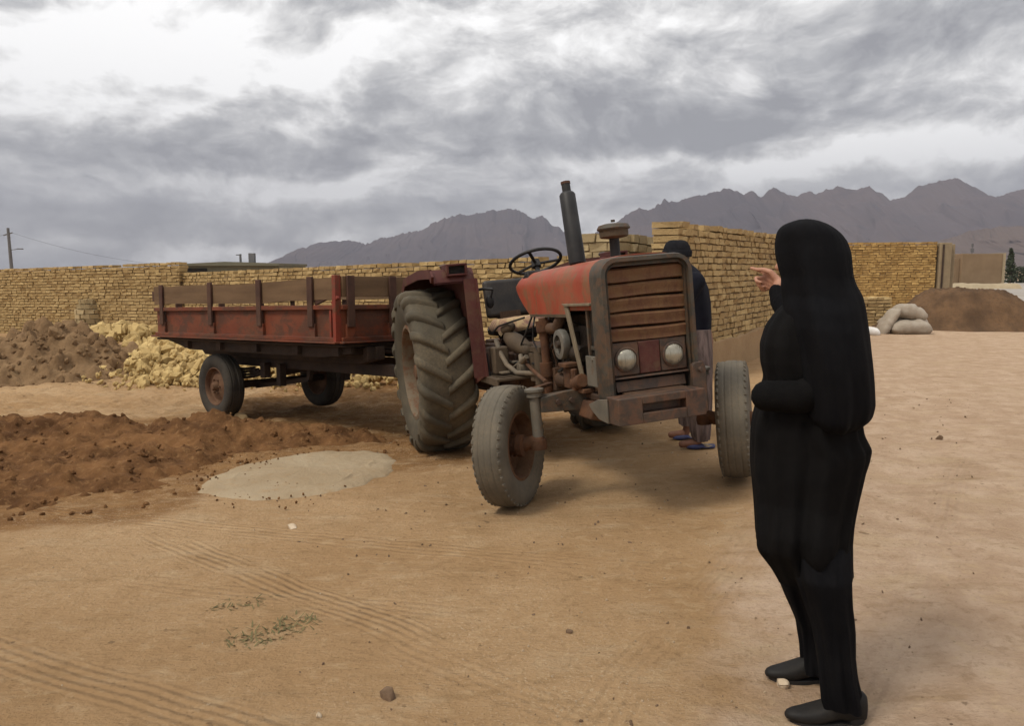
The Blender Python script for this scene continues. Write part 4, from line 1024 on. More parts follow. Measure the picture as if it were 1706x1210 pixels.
m = MB(); m.box(-.35,.40,-.2,.2,.55,.95); m.cyl((0,-.62,.745), (0,.62,.745), .12, .12, 18); m.cyl((0,-.42,.745), (0,-.2,.745), .17, .2, 18); m.cyl((0,.2,.745), (0,.42,.745), .2, .17, 18); m.box(-.5,-.3,-.15,.15,.6,.98); m.build('rear_axle', M['castrust'], T, 30, .012)
m = MB(); m.box(-.95,-.30,-.05,.05,.42,.47); m.box(-.95,-.86,-.05,.05,.47,.52); m.build('drawbar', M['castrust'], T, 30, .004)
# footplates, boxes, hoses, levers
for s in (-1, 1):
    m = MB(); m.box(.70, 1.30, .20*s, .56*s, .752, .772); m.box(.70,1.30,.545*s,.56*s,.715,.752)
    for x in np.linspace(.75,1.25,6): m.box(x-.01, x+.01, .24*s, .53*s, .772, .780)
    m.build('footplate', M['tan'], T, 30, .003)
m = MB(); m.box(.93, 1.07, -.50, -.38, .785, 1.0); m.build('tool_box', M['tan'], T, 30, .012)
m = MB(); m.tube([(.99,-.44,1.0),(1.02,-.46,1.05),(1.05,-.45,.97),(1.12,-.42,.86),(1.24,-.38,.80),(1.38,-.32,.80),(1.46,-.27,.80)], .019, 10); m.build('hose', M['hose'], T)
for pts_, r_ in (([(.95,-.5,1.14),(.9,-.46,1.10),(.98,-.42,1.16),(1.12,-.36,1.19),(1.3,-.3,1.22)], .008), ([(1.40,-.27,1.23),(1.36,-.31,1.12),(1.26,-.33,1.02),(1.2,-.31,.9)], .008), ([(1.42,-.25,1.25),(1.5,-.3,1.16),(1.46,-.3,1.05),(1.52,-.28,.95)], .007), ([(1.03,-.34,.86),(1.3,-.32,.88),(1.5,-.28,.87)], .009), ([(.92,-.52,.95),(.98,-.52,.7),(1.05,-.50,.55),(1.0,-.5,.42)], .006), ([(2.05,-.24,.95),(1.97,-.28,.86),(1.86,-.26,.84)], .012)):
    m = MB(); m.tube(pts_, r_, 7); m.build('cable', M['black'], T)
m = MB(); m.limb([(1.02,-.34,1.06),(1.12,-.32,1.02),(1.26,-.28,.97)], [.06,.075,.055], 14); m.limb([(.98,-.36,1.13),(1.05,-.34,1.15)], [.045,.04], 12); m.build('clutch_housing', M['tan'], T)
m = MB(); m.beam((1.18,-.3,.9), (1.12,-.42,.80), .03, .012); m.obox((1.11,-.44,.80), (.09,.07,.015)); m.beam((1.3,-.2,.87), (1.0,-.38,.87), .02, .02); m.cyl((1.22,-.26,.82),(1.22,-.36,.82),.05,.05,12); m.tube([(1.25,-.34,.93),(1.33,-.36,.89),(1.4,-.34,.93)],[.02,.024,.02],8); m.build('pedal', M['hose'], T, 30, .003)
m = MB(); m.tube([(.95,.06,.95),(.88,.05,1.15),(.82,.06,1.28)], .010, 8); m.ball((.82,.06,1.29), .022, 8); m.build('gear_lever', M['black'], T)

# seat
m = MB(); m.obox((.12,0,1.08), (.44,.46,.09)); m.obox((.12,0,1.02), (.3,.3,.06)); seat = m.build('seat', M['seatv'], T, 40, .03, 0, 4)
m = MB(); m.obox((-.12,0,1.37), (.08,.44,.36), np.array(Matrix.Rotation(R(-12), 3, 'Y'))); m.build('backrest', M['seatv'], seat, 40, .035, 0, 4)
m = MB(); m.box(.0,.22,-.12,.12,.90,1.03); m.box(-.15,-.05,-.1,.1,.95,1.25); m.build('seat_base', M['castrust'], seat, 30)
# steering
wc = np.array((.80,0,1.655)); nrm = np.array((-.42,0,.907)); ex_ = np.array((.907,0,.42)); ey_ = np.array((0,1.,0))
m = MB(); rr = .215; qs = np.linspace(0, 2*math.pi, 48, endpoint=False)
rings = []
for q in qs:
    c = wc + rr*(math.cos(q)*ex_ + math.sin(q)*ey_); o = (math.cos(q)*ex_ + math.sin(q)*ey_)
    rings.append([c + .014*(math.cos(p)*o + math.sin(p)*nrm) for p in np.linspace(0, 2*math.pi, 10, endpoint=False)])
m.loft(rings + [rings[0]], False)
for q in (R(90), R(210), R(330)): m.beam(wc - nrm*.02, wc + (rr-.005)*(math.cos(q)*ex_ + math.sin(q)*ey_), .026, .012, nrm)
m.tube([wc - nrm*.05, wc + nrm*.012], [.04,.035], 14)
sw = m.build('steering_wheel', M['black'], T, 50)
m = MB(); m.cyl(wc - nrm*.04, (1.0,0,1.36), .02, .026, 12); m.cyl((.98,0,1.40), (1.2,0,1.1), .03, .035, 12); m.build('column', M['black'], sw, 40)

# fenders
for s in (-1, 1):
    prof = [(.905,1.545),(.90,1.56),(.885,1.60),(.84,1.65),(.3,1.665),(-.42,1.63),(-.66,1.48),(-.86,1.16),(-.93,.9)]
    m = MB(); w0, w1 = .575*s, .89*s
    outer = [[(x, y, z) for x, z in prof] for y in np.linspace(w0, w1, 6)]
    m.loft(outer, False, closed=False)
    inn = [[(x*.985, y, .745+(z-.745)*.982) for x, z in prof] for y in np.linspace(w0, w1, 6)][::-1]
    m.loft(inn, False, closed=False); m.loft([outer[-1], inn[0]], False, closed=False)
    f_ = m.build('fender', M['maroon'], T, 30)
    m = MB(); m.extrude([(.98,.77),(.905,1.50),(.885,1.60),(.84,1.647),(.3,1.662),(-.42,1.627),(-.66,1.477),(-.86,1.16),(-.93,.9),(-.4,.62),(.4,.62)], 'Y', .560*s, .574*s); m.build('side_panel', M['maroon'], f_, 30)
    m = MB()
    for (x0, z0), (x1, z1) in zip(prof[2:6], prof[3:7]): m.beam((x0+.006, .90*s, z0-.03), (x1+.006, .90*s, z1-.03), .02, .075, (-(z1-z0), 0, x1-x0))
    m.loft([[(.985,y_,.77),(.912,y_,1.56),(.906,y_,1.56),(.978,y_,.77)] for y_ in (.55*s,.655*s)]); m.beam((.99,.552*s,.77),(.915,.552*s,1.55),.02,.02,(1,0,0)); m.build('fender_lip', M['maroon'], f_, 30)
    m = MB(); y0 = .70*s
    m.box(.72, .925, y0-.085, y0+.085, 1.668, 1.685); m.box(.72,.925,y0-.085,y0+.085,1.59,1.605); m.box(.72,.925,y0-.085,y0-.065,1.605,1.67); m.box(.72,.925,y0+.065,y0+.085,1.605,1.67); lb = m.build('lamp_box', M['maroon'], f_, 30, .004)
    m = MB(); m.box(.74,.895,y0-.066,y0+.066,1.607,1.666); m.build('dark_inside', M['void'], lb, 30)  # block painted black for the shade inside the open box
    m = MB(); m.lathe([(0,1.67),(.035,1.67),(.04,1.685),(.03,1.70),(0,1.705)], 16, 'Z', (.55,.72*s,0)); m.build('reflector', M['frame'], f_, 40)
# side mirror stalk seen by the seat
m = MB(); m.tube([(.75,-.56,1.46),(.8,-.46,1.47),(.84,-.40,1.46)], .012, 8); m.ball((.80,-.42,1.36), (.02,.035,.055), 10); m.tube([(.84,-.40,1.46),(.80,-.42,1.36)], .008, 6); m.build('grab_rail', M['black'], T)

# blanket folded on the seat
m = MB(); rings = []
Tm = Matrix.Translation(T.location) @ TR.to_4x4()
for u in np.linspace(0, 1, 26):
    x = -.02 + .40*u; ring = []
    for q in np.linspace(0, 2*math.pi, 28, endpoint=False):
        y = .25*math.copysign(abs(math.cos(q))**.5, math.cos(q)); z = 1.155 + .035*math.copysign(abs(math.sin(q))**.6, math.sin(q))
        k = min(1, 6*u, 6*(1-u))**.5
        droop = -.06*sstep(.2, .26, abs(y)) - .05*sstep(.86, 1, u)
        n_ = float(fbm(x*9, y*9, q, 3, 71))
        ring.append((x + .01*n_, y*(.92+.08*k) + .012*n_, 1.155 + (z-1.155)*k + droop + .014*n_))
    rings.append(ring)
m.loft(rings).xf(Tm); o = m.build('blanket', M['blanket'], None, 60); tag(o, 'dusty striped blanket folded on the tractor seat', 'blanket')

# ================================================================== TRAILER
RR_ = Matrix.Rotation(R(-90+48.5), 3, 'Z') @ Matrix.Rotation(R(-2.2), 3, 'Y') @ Matrix.Rotation(R(-1.5), 3, 'X')
V = thing('farm_trailer', 'rusty red two wheeled tipping trailer with plank topped sides hitched behind the tractor', 'trailer', (-3.03, 9.85, -.25), RR_)
X0, X1, W_ = -1.22, 2.66, .90
m = MB(); m.box(X0, X1, -W_+.02, W_-.02, .965, 1.0); m.build('bed', M['trdark'], V, 30)
def side(p0, p1, stakes, post_mat, nm):
    p0, p1 = np.array(p0), np.array(p1); d = p1-p0; L = np.linalg.norm(d); d /= L; n = np.array((d[1], -d[0])); Q = lambda s, o, z: (*(p0 + d*s + n*o), z)
    m = MB(); m.beam(Q(0,0,1.165), Q(L,0,1.165), .02, .34); m.beam(Q(0,.022,1.322), Q(L,.022,1.322), .055, .045); m.beam(Q(0,.02,1.012), Q(L,.02,1.012), .05, .04); m.beam(Q(-.03,.04,.982), Q(L+.03,.04,.982), .10, .018)
    for s in stakes: m.beam(Q(s,.024,1.0), Q(s,.024,1.16), .034, .10, (d[0],d[1],0))
    pn = m.build('side_panel', M['trred'], V, 30, .004)
    for s in stakes:
        m = MB(); m.beam(Q(s,.046,1.13), Q(s,.046,1.625), .028, .085, (d[0],d[1],0)); m.build('stake', M['stake'], V, 30, .004)
    return Q, L
Q, L = side((X0,-W_), (X1,-W_), [.22, 1.46, 2.52, 3.47], None, 's')
m = MB(); rings = []
for s in np.linspace(-.02, L-.05, 40): rings.append([Q(s, a_, z_ + .010*math.sin(s*2.1) + .012*float(fbm(s*2, z_*3, 0, 2, 3))) for a_, z_ in ((-.015,1.385),(.03,1.385),(.03,1.60),(-.015,1.60))])
m.loft(rings); m.build('plank', M['wood'], V, 40)
m = MB(); m.beam(Q(-.08,.015,1.49), Q(.42,.01,1.5), .03, .12); m.build('plank', M['stake'], V, 30, .004)
m = MB(); m.beam(Q(3.5,.01,1.37), Q(3.82,.01,1.46), .03, .06); m.build('plank', M['stake'], V, 30, .004)
m = MB(); m.beam(Q(L-.015,.02,.98), Q(L-.015,.02,1.63), .07, .05, (1,0,0)); m.beam(Q(L-.10,.03,1.0), Q(L-.10,.03,1.33), .02, .03, (1,0,0)); m.beam(Q(L-.06,.035,1.36), Q(L+.03,.035,1.42), .03, .03); m.build('corner_post', M['trred2'], V, 30, .004)
Q, L = side((X1,-W_), (X1,W_), [.10, .62, 1.2, 1.72], None, 'f')
m = MB(); m.beam(Q(.02,.01,1.52), Q(L-.02,.01,1.53), .04, .20); m.build('plank', M['wood'], V, 30, .004)
Q, L = side((X1,W_), (X0,W_), [.41, 1.36, 2.42, 3.66], None, 'l')
m = MB(); m.beam(Q(.02,.01,1.51), Q(L-.02,.01,1.51), .04, .18); m.build('plank', M['wood'], V, 30, .004)
Q, L = side((X0,W_), (X0,-W_), [.3, .9, 1.5], None, 'r')
# chassis
m = MB()
m.box(X0-.06, X1+.03, -W_-.0, W_, .935, .962)
for y in (-.48, .48): m.extrude([(-1.0,.93),(-.75,.74),(2.45,.74),(2.75,.80),(2.75,.93)], 'Y', y-.05, y+.05)
for x in (-.6, .2, 1.0, 1.8, 2.5): m.box(x-.05, x+.05, -W_+.05, W_-.05, .84, .935)
m.box(-.75, 2.85, -.40, -.30, .62, .74); m.box(-.75, 2.85, .30, .40, .62, .74)
ch = m.build('chassis', M['trdark'], V, 30, .006)
m = MB(); m.extrude([(X0+.02,.93),(X1+.03,.93),(X1+.03,.87),(2.2,.82),(-.6,.82)], 'Y', -.80, -.77); m.build('skirt', M['trdark'], V, 30)
m = MB(); m.extrude([(-.86,.93),(-.70,.93),(-.2,.83),(.3,.83),(.3,.93)], 'X', X1-.02, X1+.02); m.box(X1-.02,X1+.06,-.62,-.5,.80,.93); m.build('front_beam', M['trdark'], V, 30, .006)
m = MB(); m.cyl((0,-.72,.39), (0,.72,.39), .045, .045, 14); m.box(-.05,.05,-.60,.60,.345,.42); ax = m.build('axle', M['trdark'], V, 40)
for y in (-.45, .45):
    m = MB()
    for k in range(4): m.loft([[(x, y-.03, .46+.035*k+.10*(x/.55)**2), (x, y+.03, .46+.035*k+.10*(x/.55)**2), (x, y+.03, .49+.035*k+.10*(x/.55)**2), (x, y-.03, .49+.035*k+.10*(x/.55)**2)] for x in np.linspace(-.55+.09*k, .55-.09*k, 9)])
    m.box(-.6,-.5,y-.04,y+.04,.5,.68); m.box(.5,.6,y-.04,y+.04,.5,.68); m.box(.85,.93,y-.04,y+.04,.42,.68); m.build('leaf_spring', M['trdark'], V, 30)
m = MB(); m.beam((.1,-.3,.36), (1.2,-.28,.50), .05, .05); m.beam((1.2,-.28,.50),(1.25,-.28,.70),.05,.05); m.cyl((.4,-.1,.55),(1.1,.0,.68),.06,.06,12); m.build('brake_rod', M['trdark'], V, 30)
m = MB()
for y in (-.35, .35): m.beam((2.5, y, .68), (3.35, .46+y*.1, .50), .08, .10)
m.box(3.3, 3.48, .40, .52, .46, .54); m.build('drawbar', M['trdark'], V, 30, .006)
def trailer_wheel(y, s):
    m = MB()
    m.lathe([(r, h*s) for r, h in [(.235,.085),(.222,.09),(.205,.07),(.20,.04),(.17,.03),(.10,.06),(.075,.06),(.0,.06)]], 40); m.lathe([(r, h*s) for r, h in [(0,.02),(.1,.03),(.17,.0),(.2,-.05),(.222,-.09),(.235,-.085)]], 40)
    m.lathe([(.228,.07*s),(.21,.07*s),(.21,-.07*s),(.228,-.07*s)], 40, closed=True)
    w = m.build('wheel', M['rimrust'], V, 40); w.location = (0, y, .39)
    m = MB(); m.lathe([(0,.12*s),(.035,.12*s),(.05,.10*s),(.06,.05*s),(0,.05*s)], 20)
    for k in range(6):
        q = 2*math.pi*k/6; m.cyl((.085*math.cos(q),.05*s,.085*math.sin(q)),(.085*math.cos(q),.085*s,.085*math.sin(q)),.012,.011,7)
    m.build('hub', M['rimrust'], w, 40)
    m = MB(); half = [(.218,.078),(.24,.094),(.28,.108),(.325,.112),(.357,.105),(.378,.09),(.386,.07),(.379,.066),(.379,.056),(.389,.052),(.391,.022),(.383,.018),(.383,.008)]
    m.lathe([(r, -h) for r, h in half] + half[::-1], 64)
    m.build('tyre', M['rubberd'], w, 45)
trailer_wheel(-.72, -1); trailer_wheel(.72, 1)

# chock under the trailer wheel
m = MB(); m.add(*chunk(np.random.RandomState(12), (.13,.09,.055), .12)); o = m.build('clay_block', M['blockp'], None, 60, .008); o.location = (-3.24, 9.16, float(zg(-3.24, 9.16))+.03); tag(o, 'pale clay block wedged against the visible trailer wheel', 'block')

# ================================================================== SACKS
def sack(name, label, c, size, yaw, tilt, roll, mat, seed, grp=None, sag=.0, cat='sack'):
    g = np.random.RandomState(seed); rings = []; L, Wd, H = size
    for u in np.linspace(-1, 1, 30):
        e = (1 - abs(u)**4.5)**.5 if abs(u) < 1 else 0
        wv = Wd/2*(.80 + .2*e) if abs(u) < .985 else Wd/2*.78
        hv = max(.012, H/2*e); ring = []
        for q in np.linspace(0, 2*math.pi, 36, endpoint=False):
            cy, cz = math.cos(q), math.sin(q)
            y = wv*math.copysign(abs(cy)**.75, cy); z = hv*math.copysign(abs(cz)**.85, cz)
            n = float(fbm(u*2.2 + seed, y*6, z*6, 4, seed)); n2 = float(fbm(u*7, q*2.2, seed, 3, seed+2, ridged=True))
            ring.append((u*L/2 + .012*n, y*(1+.10*n), z*(1+.14*n+.07*n2) - sag*u*u + .01*n))
        rings.append(ring)
    m = MB(); m.loft(rings); o = m.build(name, mat, None, 60)
    o.location = c; o.rotation_euler = (R(roll), R(tilt), R(yaw)); return tag(o, label, cat, grp)
GR = 'filled sacks heaped by the road'
b0 = at(1516, 541, 17.2); sack('sack', 'lowest wide filled sack at the front of the sack heap', (b0[0], b0[1], .15+.15), (.84,.5,.33), -4, 0, 6, M['sack'], 1, GR, .03)
b0 = at(1516, 517, 17.3); sack('sack', 'topmost bulging pale sack lying over the heap', (b0[0], b0[1]+.05, .62), (.72,.5,.34), -12, 12, -10, M['sack'], 2, GR, .06)
b0 = at(1491, 533, 17.5); sack('sack', 'small sack squeezed between the topmost and lowest sacks', (b0[0], b0[1]+.05, .40), (.62,.42,.25), 12, -6, 0, M['sack'], 3, GR)
b0 = at(1482, 537, 17.2); sack('sack', 'slumped sack leaning steeply on the left side of the heap', (b0[0], b0[1]+.1, .40), (.72,.4,.2), 8, -56, 0, M['sack'], 4, GR)
b0 = at(1530, 545, 17.6); sack('sack', 'rear sack mostly hidden behind the lowest sack', (b0[0], b0[1]+.35, .33), (.7,.45,.36), 20, 0, 0, M['sack'], 5, GR)
b0 = at(1452, 548, 16.9); sack('plastic_bag', 'small white plastic bag on the ground between the woman and sacks', (b0[0], b0[1], .23), (.34,.25,.19), -10, 10, 0, M['sackw'], 6, None, .02, 'bag')

# ================================================================== PEOPLE
def hand(mb, wrist, f, n, curls, thumb=.6, k=1.0, spread=.02, right=False):
    f = np.array(f, float); f /= np.linalg.norm(f); n = np.array(n, float); n -= f*(n@f); n /= np.linalg.norm(n); s = np.cross(f, n) if right else np.cross(n, f)
    w = np.array(wrist, float)
    offs = [.030, .010, -.010, -.028]; lens = [(.043,.026,.021), (.047,.030,.022), (.043,.027,.021), (.034,.021,.018)]
    for i in range(4):
        root = w + f*(.086 - .004*abs(i-1.2)*1.5)*k + s*offs[i]*k
        mb.limb([w + s*offs[i]*.55*k, w + f*.045*k + s*offs[i]*.85*k, root], [.0145*k,.0150*k,.0115*k], 10)
        p = root; d = f + s*(1.5-i)*spread*3; d /= np.linalg.norm(d); path = [p]
        ax = np.cross(d, n); ax /= np.linalg.norm(ax)
        for L, c in zip(lens[i], curls[i]):
            d = np.array(Matrix.Rotation(c, 3, Vector(ax)) @ Vector(d)); p = p + d*L*k; path.append(p)
        mb.limb(path, [.0105*k,.0096*k,.0088*k,.0072*k], 10)
    t0 = w + f*.020*k + s*.022*k; t1 = w + f*.052*k + s*.050*k + n*.012*k
    dd = (f*.85 + s*(.45-.5*thumb) + n*.35*thumb); dd /= np.linalg.norm(dd); t2 = t1 + dd*.034*k; d3 = dd + n*.3*thumb - s*.3*thumb; d3 /= np.linalg.norm(d3)
    mb.limb([t0, t1, t2, t2 + d3*.028*k], [.0155*k,.0125*k,.0108*k,.0085*k], 10)

def head(mb, c, fd, k=1.0):
    fd = np.array(fd, float); fd /= np.linalg.norm(fd); up = np.array((0,0,1.)); rt = np.cross(fd, up); B = np.c_[fd, rt, up]
    Lp = lambda x, y, z: c + B @ (np.array((x, y, z))*k)
    mb.ball(Lp(-.012,0,.028), np.array((.093,.075,.088))*k, 16, 0, B); mb.ball(Lp(.012,0,-.03), np.array((.072,.058,.078))*k, 14, 0, B)
    mb.ball(Lp(.046,0,-.088), np.array((.030,.030,.022))*k, 10, 0, B)                 # chin
    mb.limb([Lp(.082,0,.016), Lp(.097,0,-.012), Lp(.106,0,-.028)], np.array([.008,.0105,.0135])*k, 10)   # nose
    for y in (-.012, .012): mb.ball(Lp(.092,y,-.034), np.array((.009,.008,.007))*k, 8, 0, B)
    mb.limb([Lp(.080,-.042,.022), Lp(.088,-.018,.027), Lp(.088,.018,.027), Lp(.080,.042,.022)], np.array([.007,.009,.009,.007])*k, 8)
    mb.limb([Lp(.076,-.022,-.060), Lp(.087,0,-.057), Lp(.076,.022,-.060)], np.array([.005,.0075,.005])*k, 8)
    mb.limb([Lp(.075,-.018,-.069), Lp(.085,0,-.071), Lp(.075,.018,-.069)], np.array([.005,.0075,.005])*k, 8)
    for y in (-1, 1):
        mb.ball(Lp(.062,y*.038,-.025), np.array((.025,.022,.025))*k, 8, 0, B)
        mb.limb([Lp(-.008,y*.074,.020), Lp(-.018,y*.080,.008), Lp(-.014,y*.078,-.012), Lp(-.004,y*.073,-.026)], np.array([.007,.010,.009,.006])*k, 8)
    mb.limb([Lp(-.02,0,-.05), Lp(-.03,0,-.12), Lp(-.04,0,-.17)], np.array([.058,.055,.06])*k, 16)
    return Lp, B

def finish_body(mb, name, label, cat, voxel, skin='skin'):
    o = mb.build(name, M[skin], None, 180)
    r = o.modifiers.new('skin_join', 'REMESH'); r.mode = 'VOXEL'; r.voxel_size = voxel; r.use_smooth_shade = True
    s = o.modifiers.new('soften', 'SMOOTH'); s.factor = .5; s.iterations = 3
    return tag(o, label, cat)

def eyes(Lp, B, body, k=1.0):
    for y in (-.030, .030):
        m = MB(); m.ball(Lp(.074, y, .006), np.array((.0125,.0125,.0105))*k, 10, 0, B); e = m.build('eye', M['sackw'], body, 180)
        m = MB(); m.ball(Lp(.0845, y, .006), np.array((.004,.0055,.0055))*k, 8, 0, B); m.build('iris', M['black'], e, 180)

def cloth_rings(rows, Yc, folds=(), seed=0, nphi=72, py_dense=3.0, yaw=0.0):
    """rows: (py, left px, right px, half depth, depth centre offset) -> dense elliptical rings with folds"""
    rows = np.array(rows, float); py = np.arange(rows[0, 0], rows[-1, 0] + .01, py_dense)
    t = np.arange(len(rows)); from_ = rows[:, 0]
    def ip(col):                                     # smooth monotone interpolation
        y = np.interp(py, from_, rows[:, col]); k = np.array((1,2,3,2,1))/9.; p = np.pad(y, 2, mode='edge'); return np.convolve(p, k, 'valid')
    Lx, Rx, Dp, Oy = ip(1), ip(2), ip(3), ip(4)
    q = np.linspace(0, 2*math.pi, nphi, endpoint=False); out = []
    for i in range(len(py)):
        Y = Yc + Oy[i]; a = aty(Lx[i], py[i], Y); b = aty(Rx[i], py[i], Y); t0, t1 = math.atan2(a[0], Y), math.atan2(b[0], Y); tm = (t0+t1)/2; z = a[2]
        cx = Y*math.tan(tm); dist = Y/math.cos(tm); hw = dist*math.sin((t1-t0)/2); e1 = (math.cos(tm), -math.sin(tm)); e2 = (math.sin(tm), math.cos(tm))
        u = i/max(1, len(py)-1); fold = np.zeros(nphi)
        for (n, amp0, amp1, ph, tw) in folds: fold = fold + (amp0*(1-u)+amp1*u)*np.sin(n*q + ph + tw*u*3 + 1.3*fbm(np.cos(q)*1.2+n, np.sin(q)*1.2, z*2.0, 2, seed+n))
        fold = fold + .006*fbm(np.cos(q)*3, np.sin(q)*3, z*6, 3, seed)
        pu, pv = (hw + fold*.45)*np.cos(q), (Dp[i] + fold)*np.sin(q)
        out.append(np.c_[cx + e1[0]*pu + e2[0]*pv, Y + e1[1]*pu + e2[1]*pv, np.full(nphi, z) + .004*np.sin(3*q+seed)*sstep(.04, .2, u)])
    return out, py

# ---------------------------------------------------------------- woman
YW = 2.60
fd = np.array((-.80, .60, 0)); hc = aty(1347, 432, YW)
mb = MB(); Lp, Bh = head(mb, hc, fd, .93)
pel = aty(1345, 745, YW); chest = aty(1355, 560, YW); neck = aty(1355, 490, YW)
mb.limb([pel, (pel+chest)/2, chest, neck + np.array((0,0,-.03))], [.135,.115,.13,.075], 18)
shR = aty(1345, 525, YW+.12); elR = aty(1322, 518, YW+.24); wrR = aty(1300, 477, YW+.27)
mb.limb([shR, elR, wrR], [.048,.038,.026], 14); mb.limb([chest, shR], [.07,.05], 12)
shL = aty(1385, 535, YW-.09); elL = aty(1380, 655, YW-.12); wrL = aty(1322, 660, YW-.12)
mb.limb([shL, elL, wrL], [.048,.04,.028], 14); mb.limb([chest, shL], [.07,.05], 12)
hand(mb, wrR, (-.40,.86,.30), (-.80,-.45,-.25), [(.10,.15,.10), (1.1,1.5,.8), (1.25,1.55,.8), (1.3,1.6,.8)], .8, .88, spread=.004, right=True)
hand(mb, wrL, (-1,.06,.0), (0,.9,-.4), [(.75,1.2,.8)]*4, .9, .85)
yN, yF = 2.475, 2.72
for (hp, kn, an, Y) in (((1358,790),(1371,950),(1401,1150),yN), ((1330,790),(1342,950),(1362,1090),yF)):
    A_ = [aty(hp[0],hp[1],YW+(Y-YW)*.5), aty(kn[0],kn[1],Y), aty(an[0],an[1],Y)]
    mb.limb([pel*.5+A_[0]*.5, A_[0], A_[1], A_[2]], [.08,.060,.040,.030], 14)
    zf = float(zg(A_[2][0], Y)); mb.limb([np.array((A_[2][0]+.01, Y, zf+.055)), np.array((A_[2][0]-.07, Y, zf+.03))], [.026,.014], 12)
    mb.limb([A_[2], np.array((A_[2][0]+.01, Y, zf+.055))], [.034,.028], 12)
woman = finish_body(mb, 'person', 'woman in black headscarf, coat and trousers seen from behind, pointing with a raised hand', 'person', .0045)
eyes(Lp, Bh, woman, .93)

# coat
rows = [(496,1322,1385,.07,0),(508,1305,1408,.12,0),(522,1291,1424,.155,0),(545,1275,1435,.165,0),(575,1266,1443,.17,0),(605,1266,1446,.17,0),(632,1272,1447,.165,0),(660,1264,1446,.165,0),(690,1256,1437,.165,0),(705,1253,1435,.165,0),(722,1251,1438,.17,0),(745,1250,1451,.175,0),(765,1250,1447,.175,0),(785,1251,1440,.175,0),(830,1255,1430,.17,0),(880,1257,1422,.19,-.01),(900,1257,1420,.185,-.01),(908,1259,1419,.18,-.01),(920,1268,1419,.17,-.01),(936,1281,1418.5,.16,-.01),(950,1289,1418.5,.15,-.01),(962,1296,1419,.14,-.01)]
rg, py = cloth_rings(rows, YW, [(5,.004,.014,0,.4),(9,.004,.013,1,-.5),(15,.004,.009,2,.3)], 7, 120)
m = MB(); m.loft(rg); m.build('coat', M['coat'], woman, 60)
# trousers
for (rows, Y, ph) in (([(850,1285,1380,.08,-.02),(900,1280,1386,.09,-.01),(930,1282,1387,.095,0),(960,1292,1387,.095,0),(1000,1309,1389,.085,0),(1040,1328,1392,.075,0),(1075,1333,1390,.068,0),(1100,1335,1388,.066,0),(1116,1336,1390,.066,0)], yF, 0),
                      ([(850,1310,1405,.08,.09),(890,1310,1412,.09,.065),(920,1314,1417,.10,.035),(960,1322,1418,.10,0),(1000,1336,1420,.09,0),(1040,1350,1424,.08,0),(1090,1359,1426,.074,0),(1130,1363,1430,.072,0),(1160,1366,1437,.072,0),(1176,1372,1439,.07,0)], yN, 2)):
    rg, py = cloth_rings(rows, Y, [(4,.003,.007,ph,.8),(7,.003,.008,ph+1,-.9),(12,.002,.004,ph,1.5)], 17+ph, 96)
    m = MB(); m.loft(rg); m.build('trouser_leg', M['cloth'], woman, 60)
# shoes
def shoe(px_toe, px_heel, py_, Y, mat, parent, wid=1.0, name='shoe', low=False, dirx=None):
    a = aty(px_toe, py_, Y); b = aty(px_heel, py_, Y); L = b[0]-a[0]; rings = []; prof = [(0,.012,.016),(.03,.020,.026),(.10,.030,.036),(.22,.039,.046),(.38,.044,.058),(.52,.042,.075),(.64,.038,.098),(.78,.037,.108),(.90,.036,.104),(.97,.030,.095),(1.0,.02,.085)]
    if low: prof = [(t, w, min(h, .05 if t < .6 else .03)) for t, w, h in prof]
    for t, w, h in prof:
        x = a[0] + L*t; y = Y + .02*(1-t)*0; z0 = float(zg(x, Y)) + .003
        arch = .012*math.exp(-((t-.62)/.12)**2); toe_up = .010*(1-min(1, t/.18))
        ring = []
        for q in np.linspace(0, 2*math.pi, 24, endpoint=False):
            cy, cz = math.cos(q), math.sin(q)
            yy = wid*w*math.copysign(abs(cy)**.7, cy)*(1 - .25*max(0, cz)*(1 if h > .06 else .4)); zz = (h/2)*(1 + math.copysign(abs(cz)**.7, cz))
            ring.append((x, y+yy, z0 + toe_up + arch*(cz < 0) + zz))
        rings.append(ring)
    m = MB(); m.loft(rings); s = m.build(name, mat, parent, 60)
    return s, a, b, L
for (t, h, py_, Y) in ((1309, 1441, 1190, yN), (1276, 1392, 1118, yF)):
    s, a, b, L = shoe(t, h, py_, Y, M['shoe'], woman)
    m = MB(); z0 = float(zg((a[0]+b[0])/2, Y))
    m.loft([[(a[0]+L*(.5+.45*math.cos(q)) , Y + .043*math.sin(q)*(1.0 if math.cos(q) < .2 else .85), z) for q in np.linspace(0, 2*math.pi, 26, endpoint=False)] for z in (z0-.004, z0+.010)])
    m.loft([[(a[0]+L*(.86+.13*math.cos(q)), Y + .034*math.sin(q), z) for q in np.linspace(0, 2*math.pi, 20, endpoint=False)] for z in (z0-.004, z0+.026)])
    m.build('sole', M['black'], s, 40)
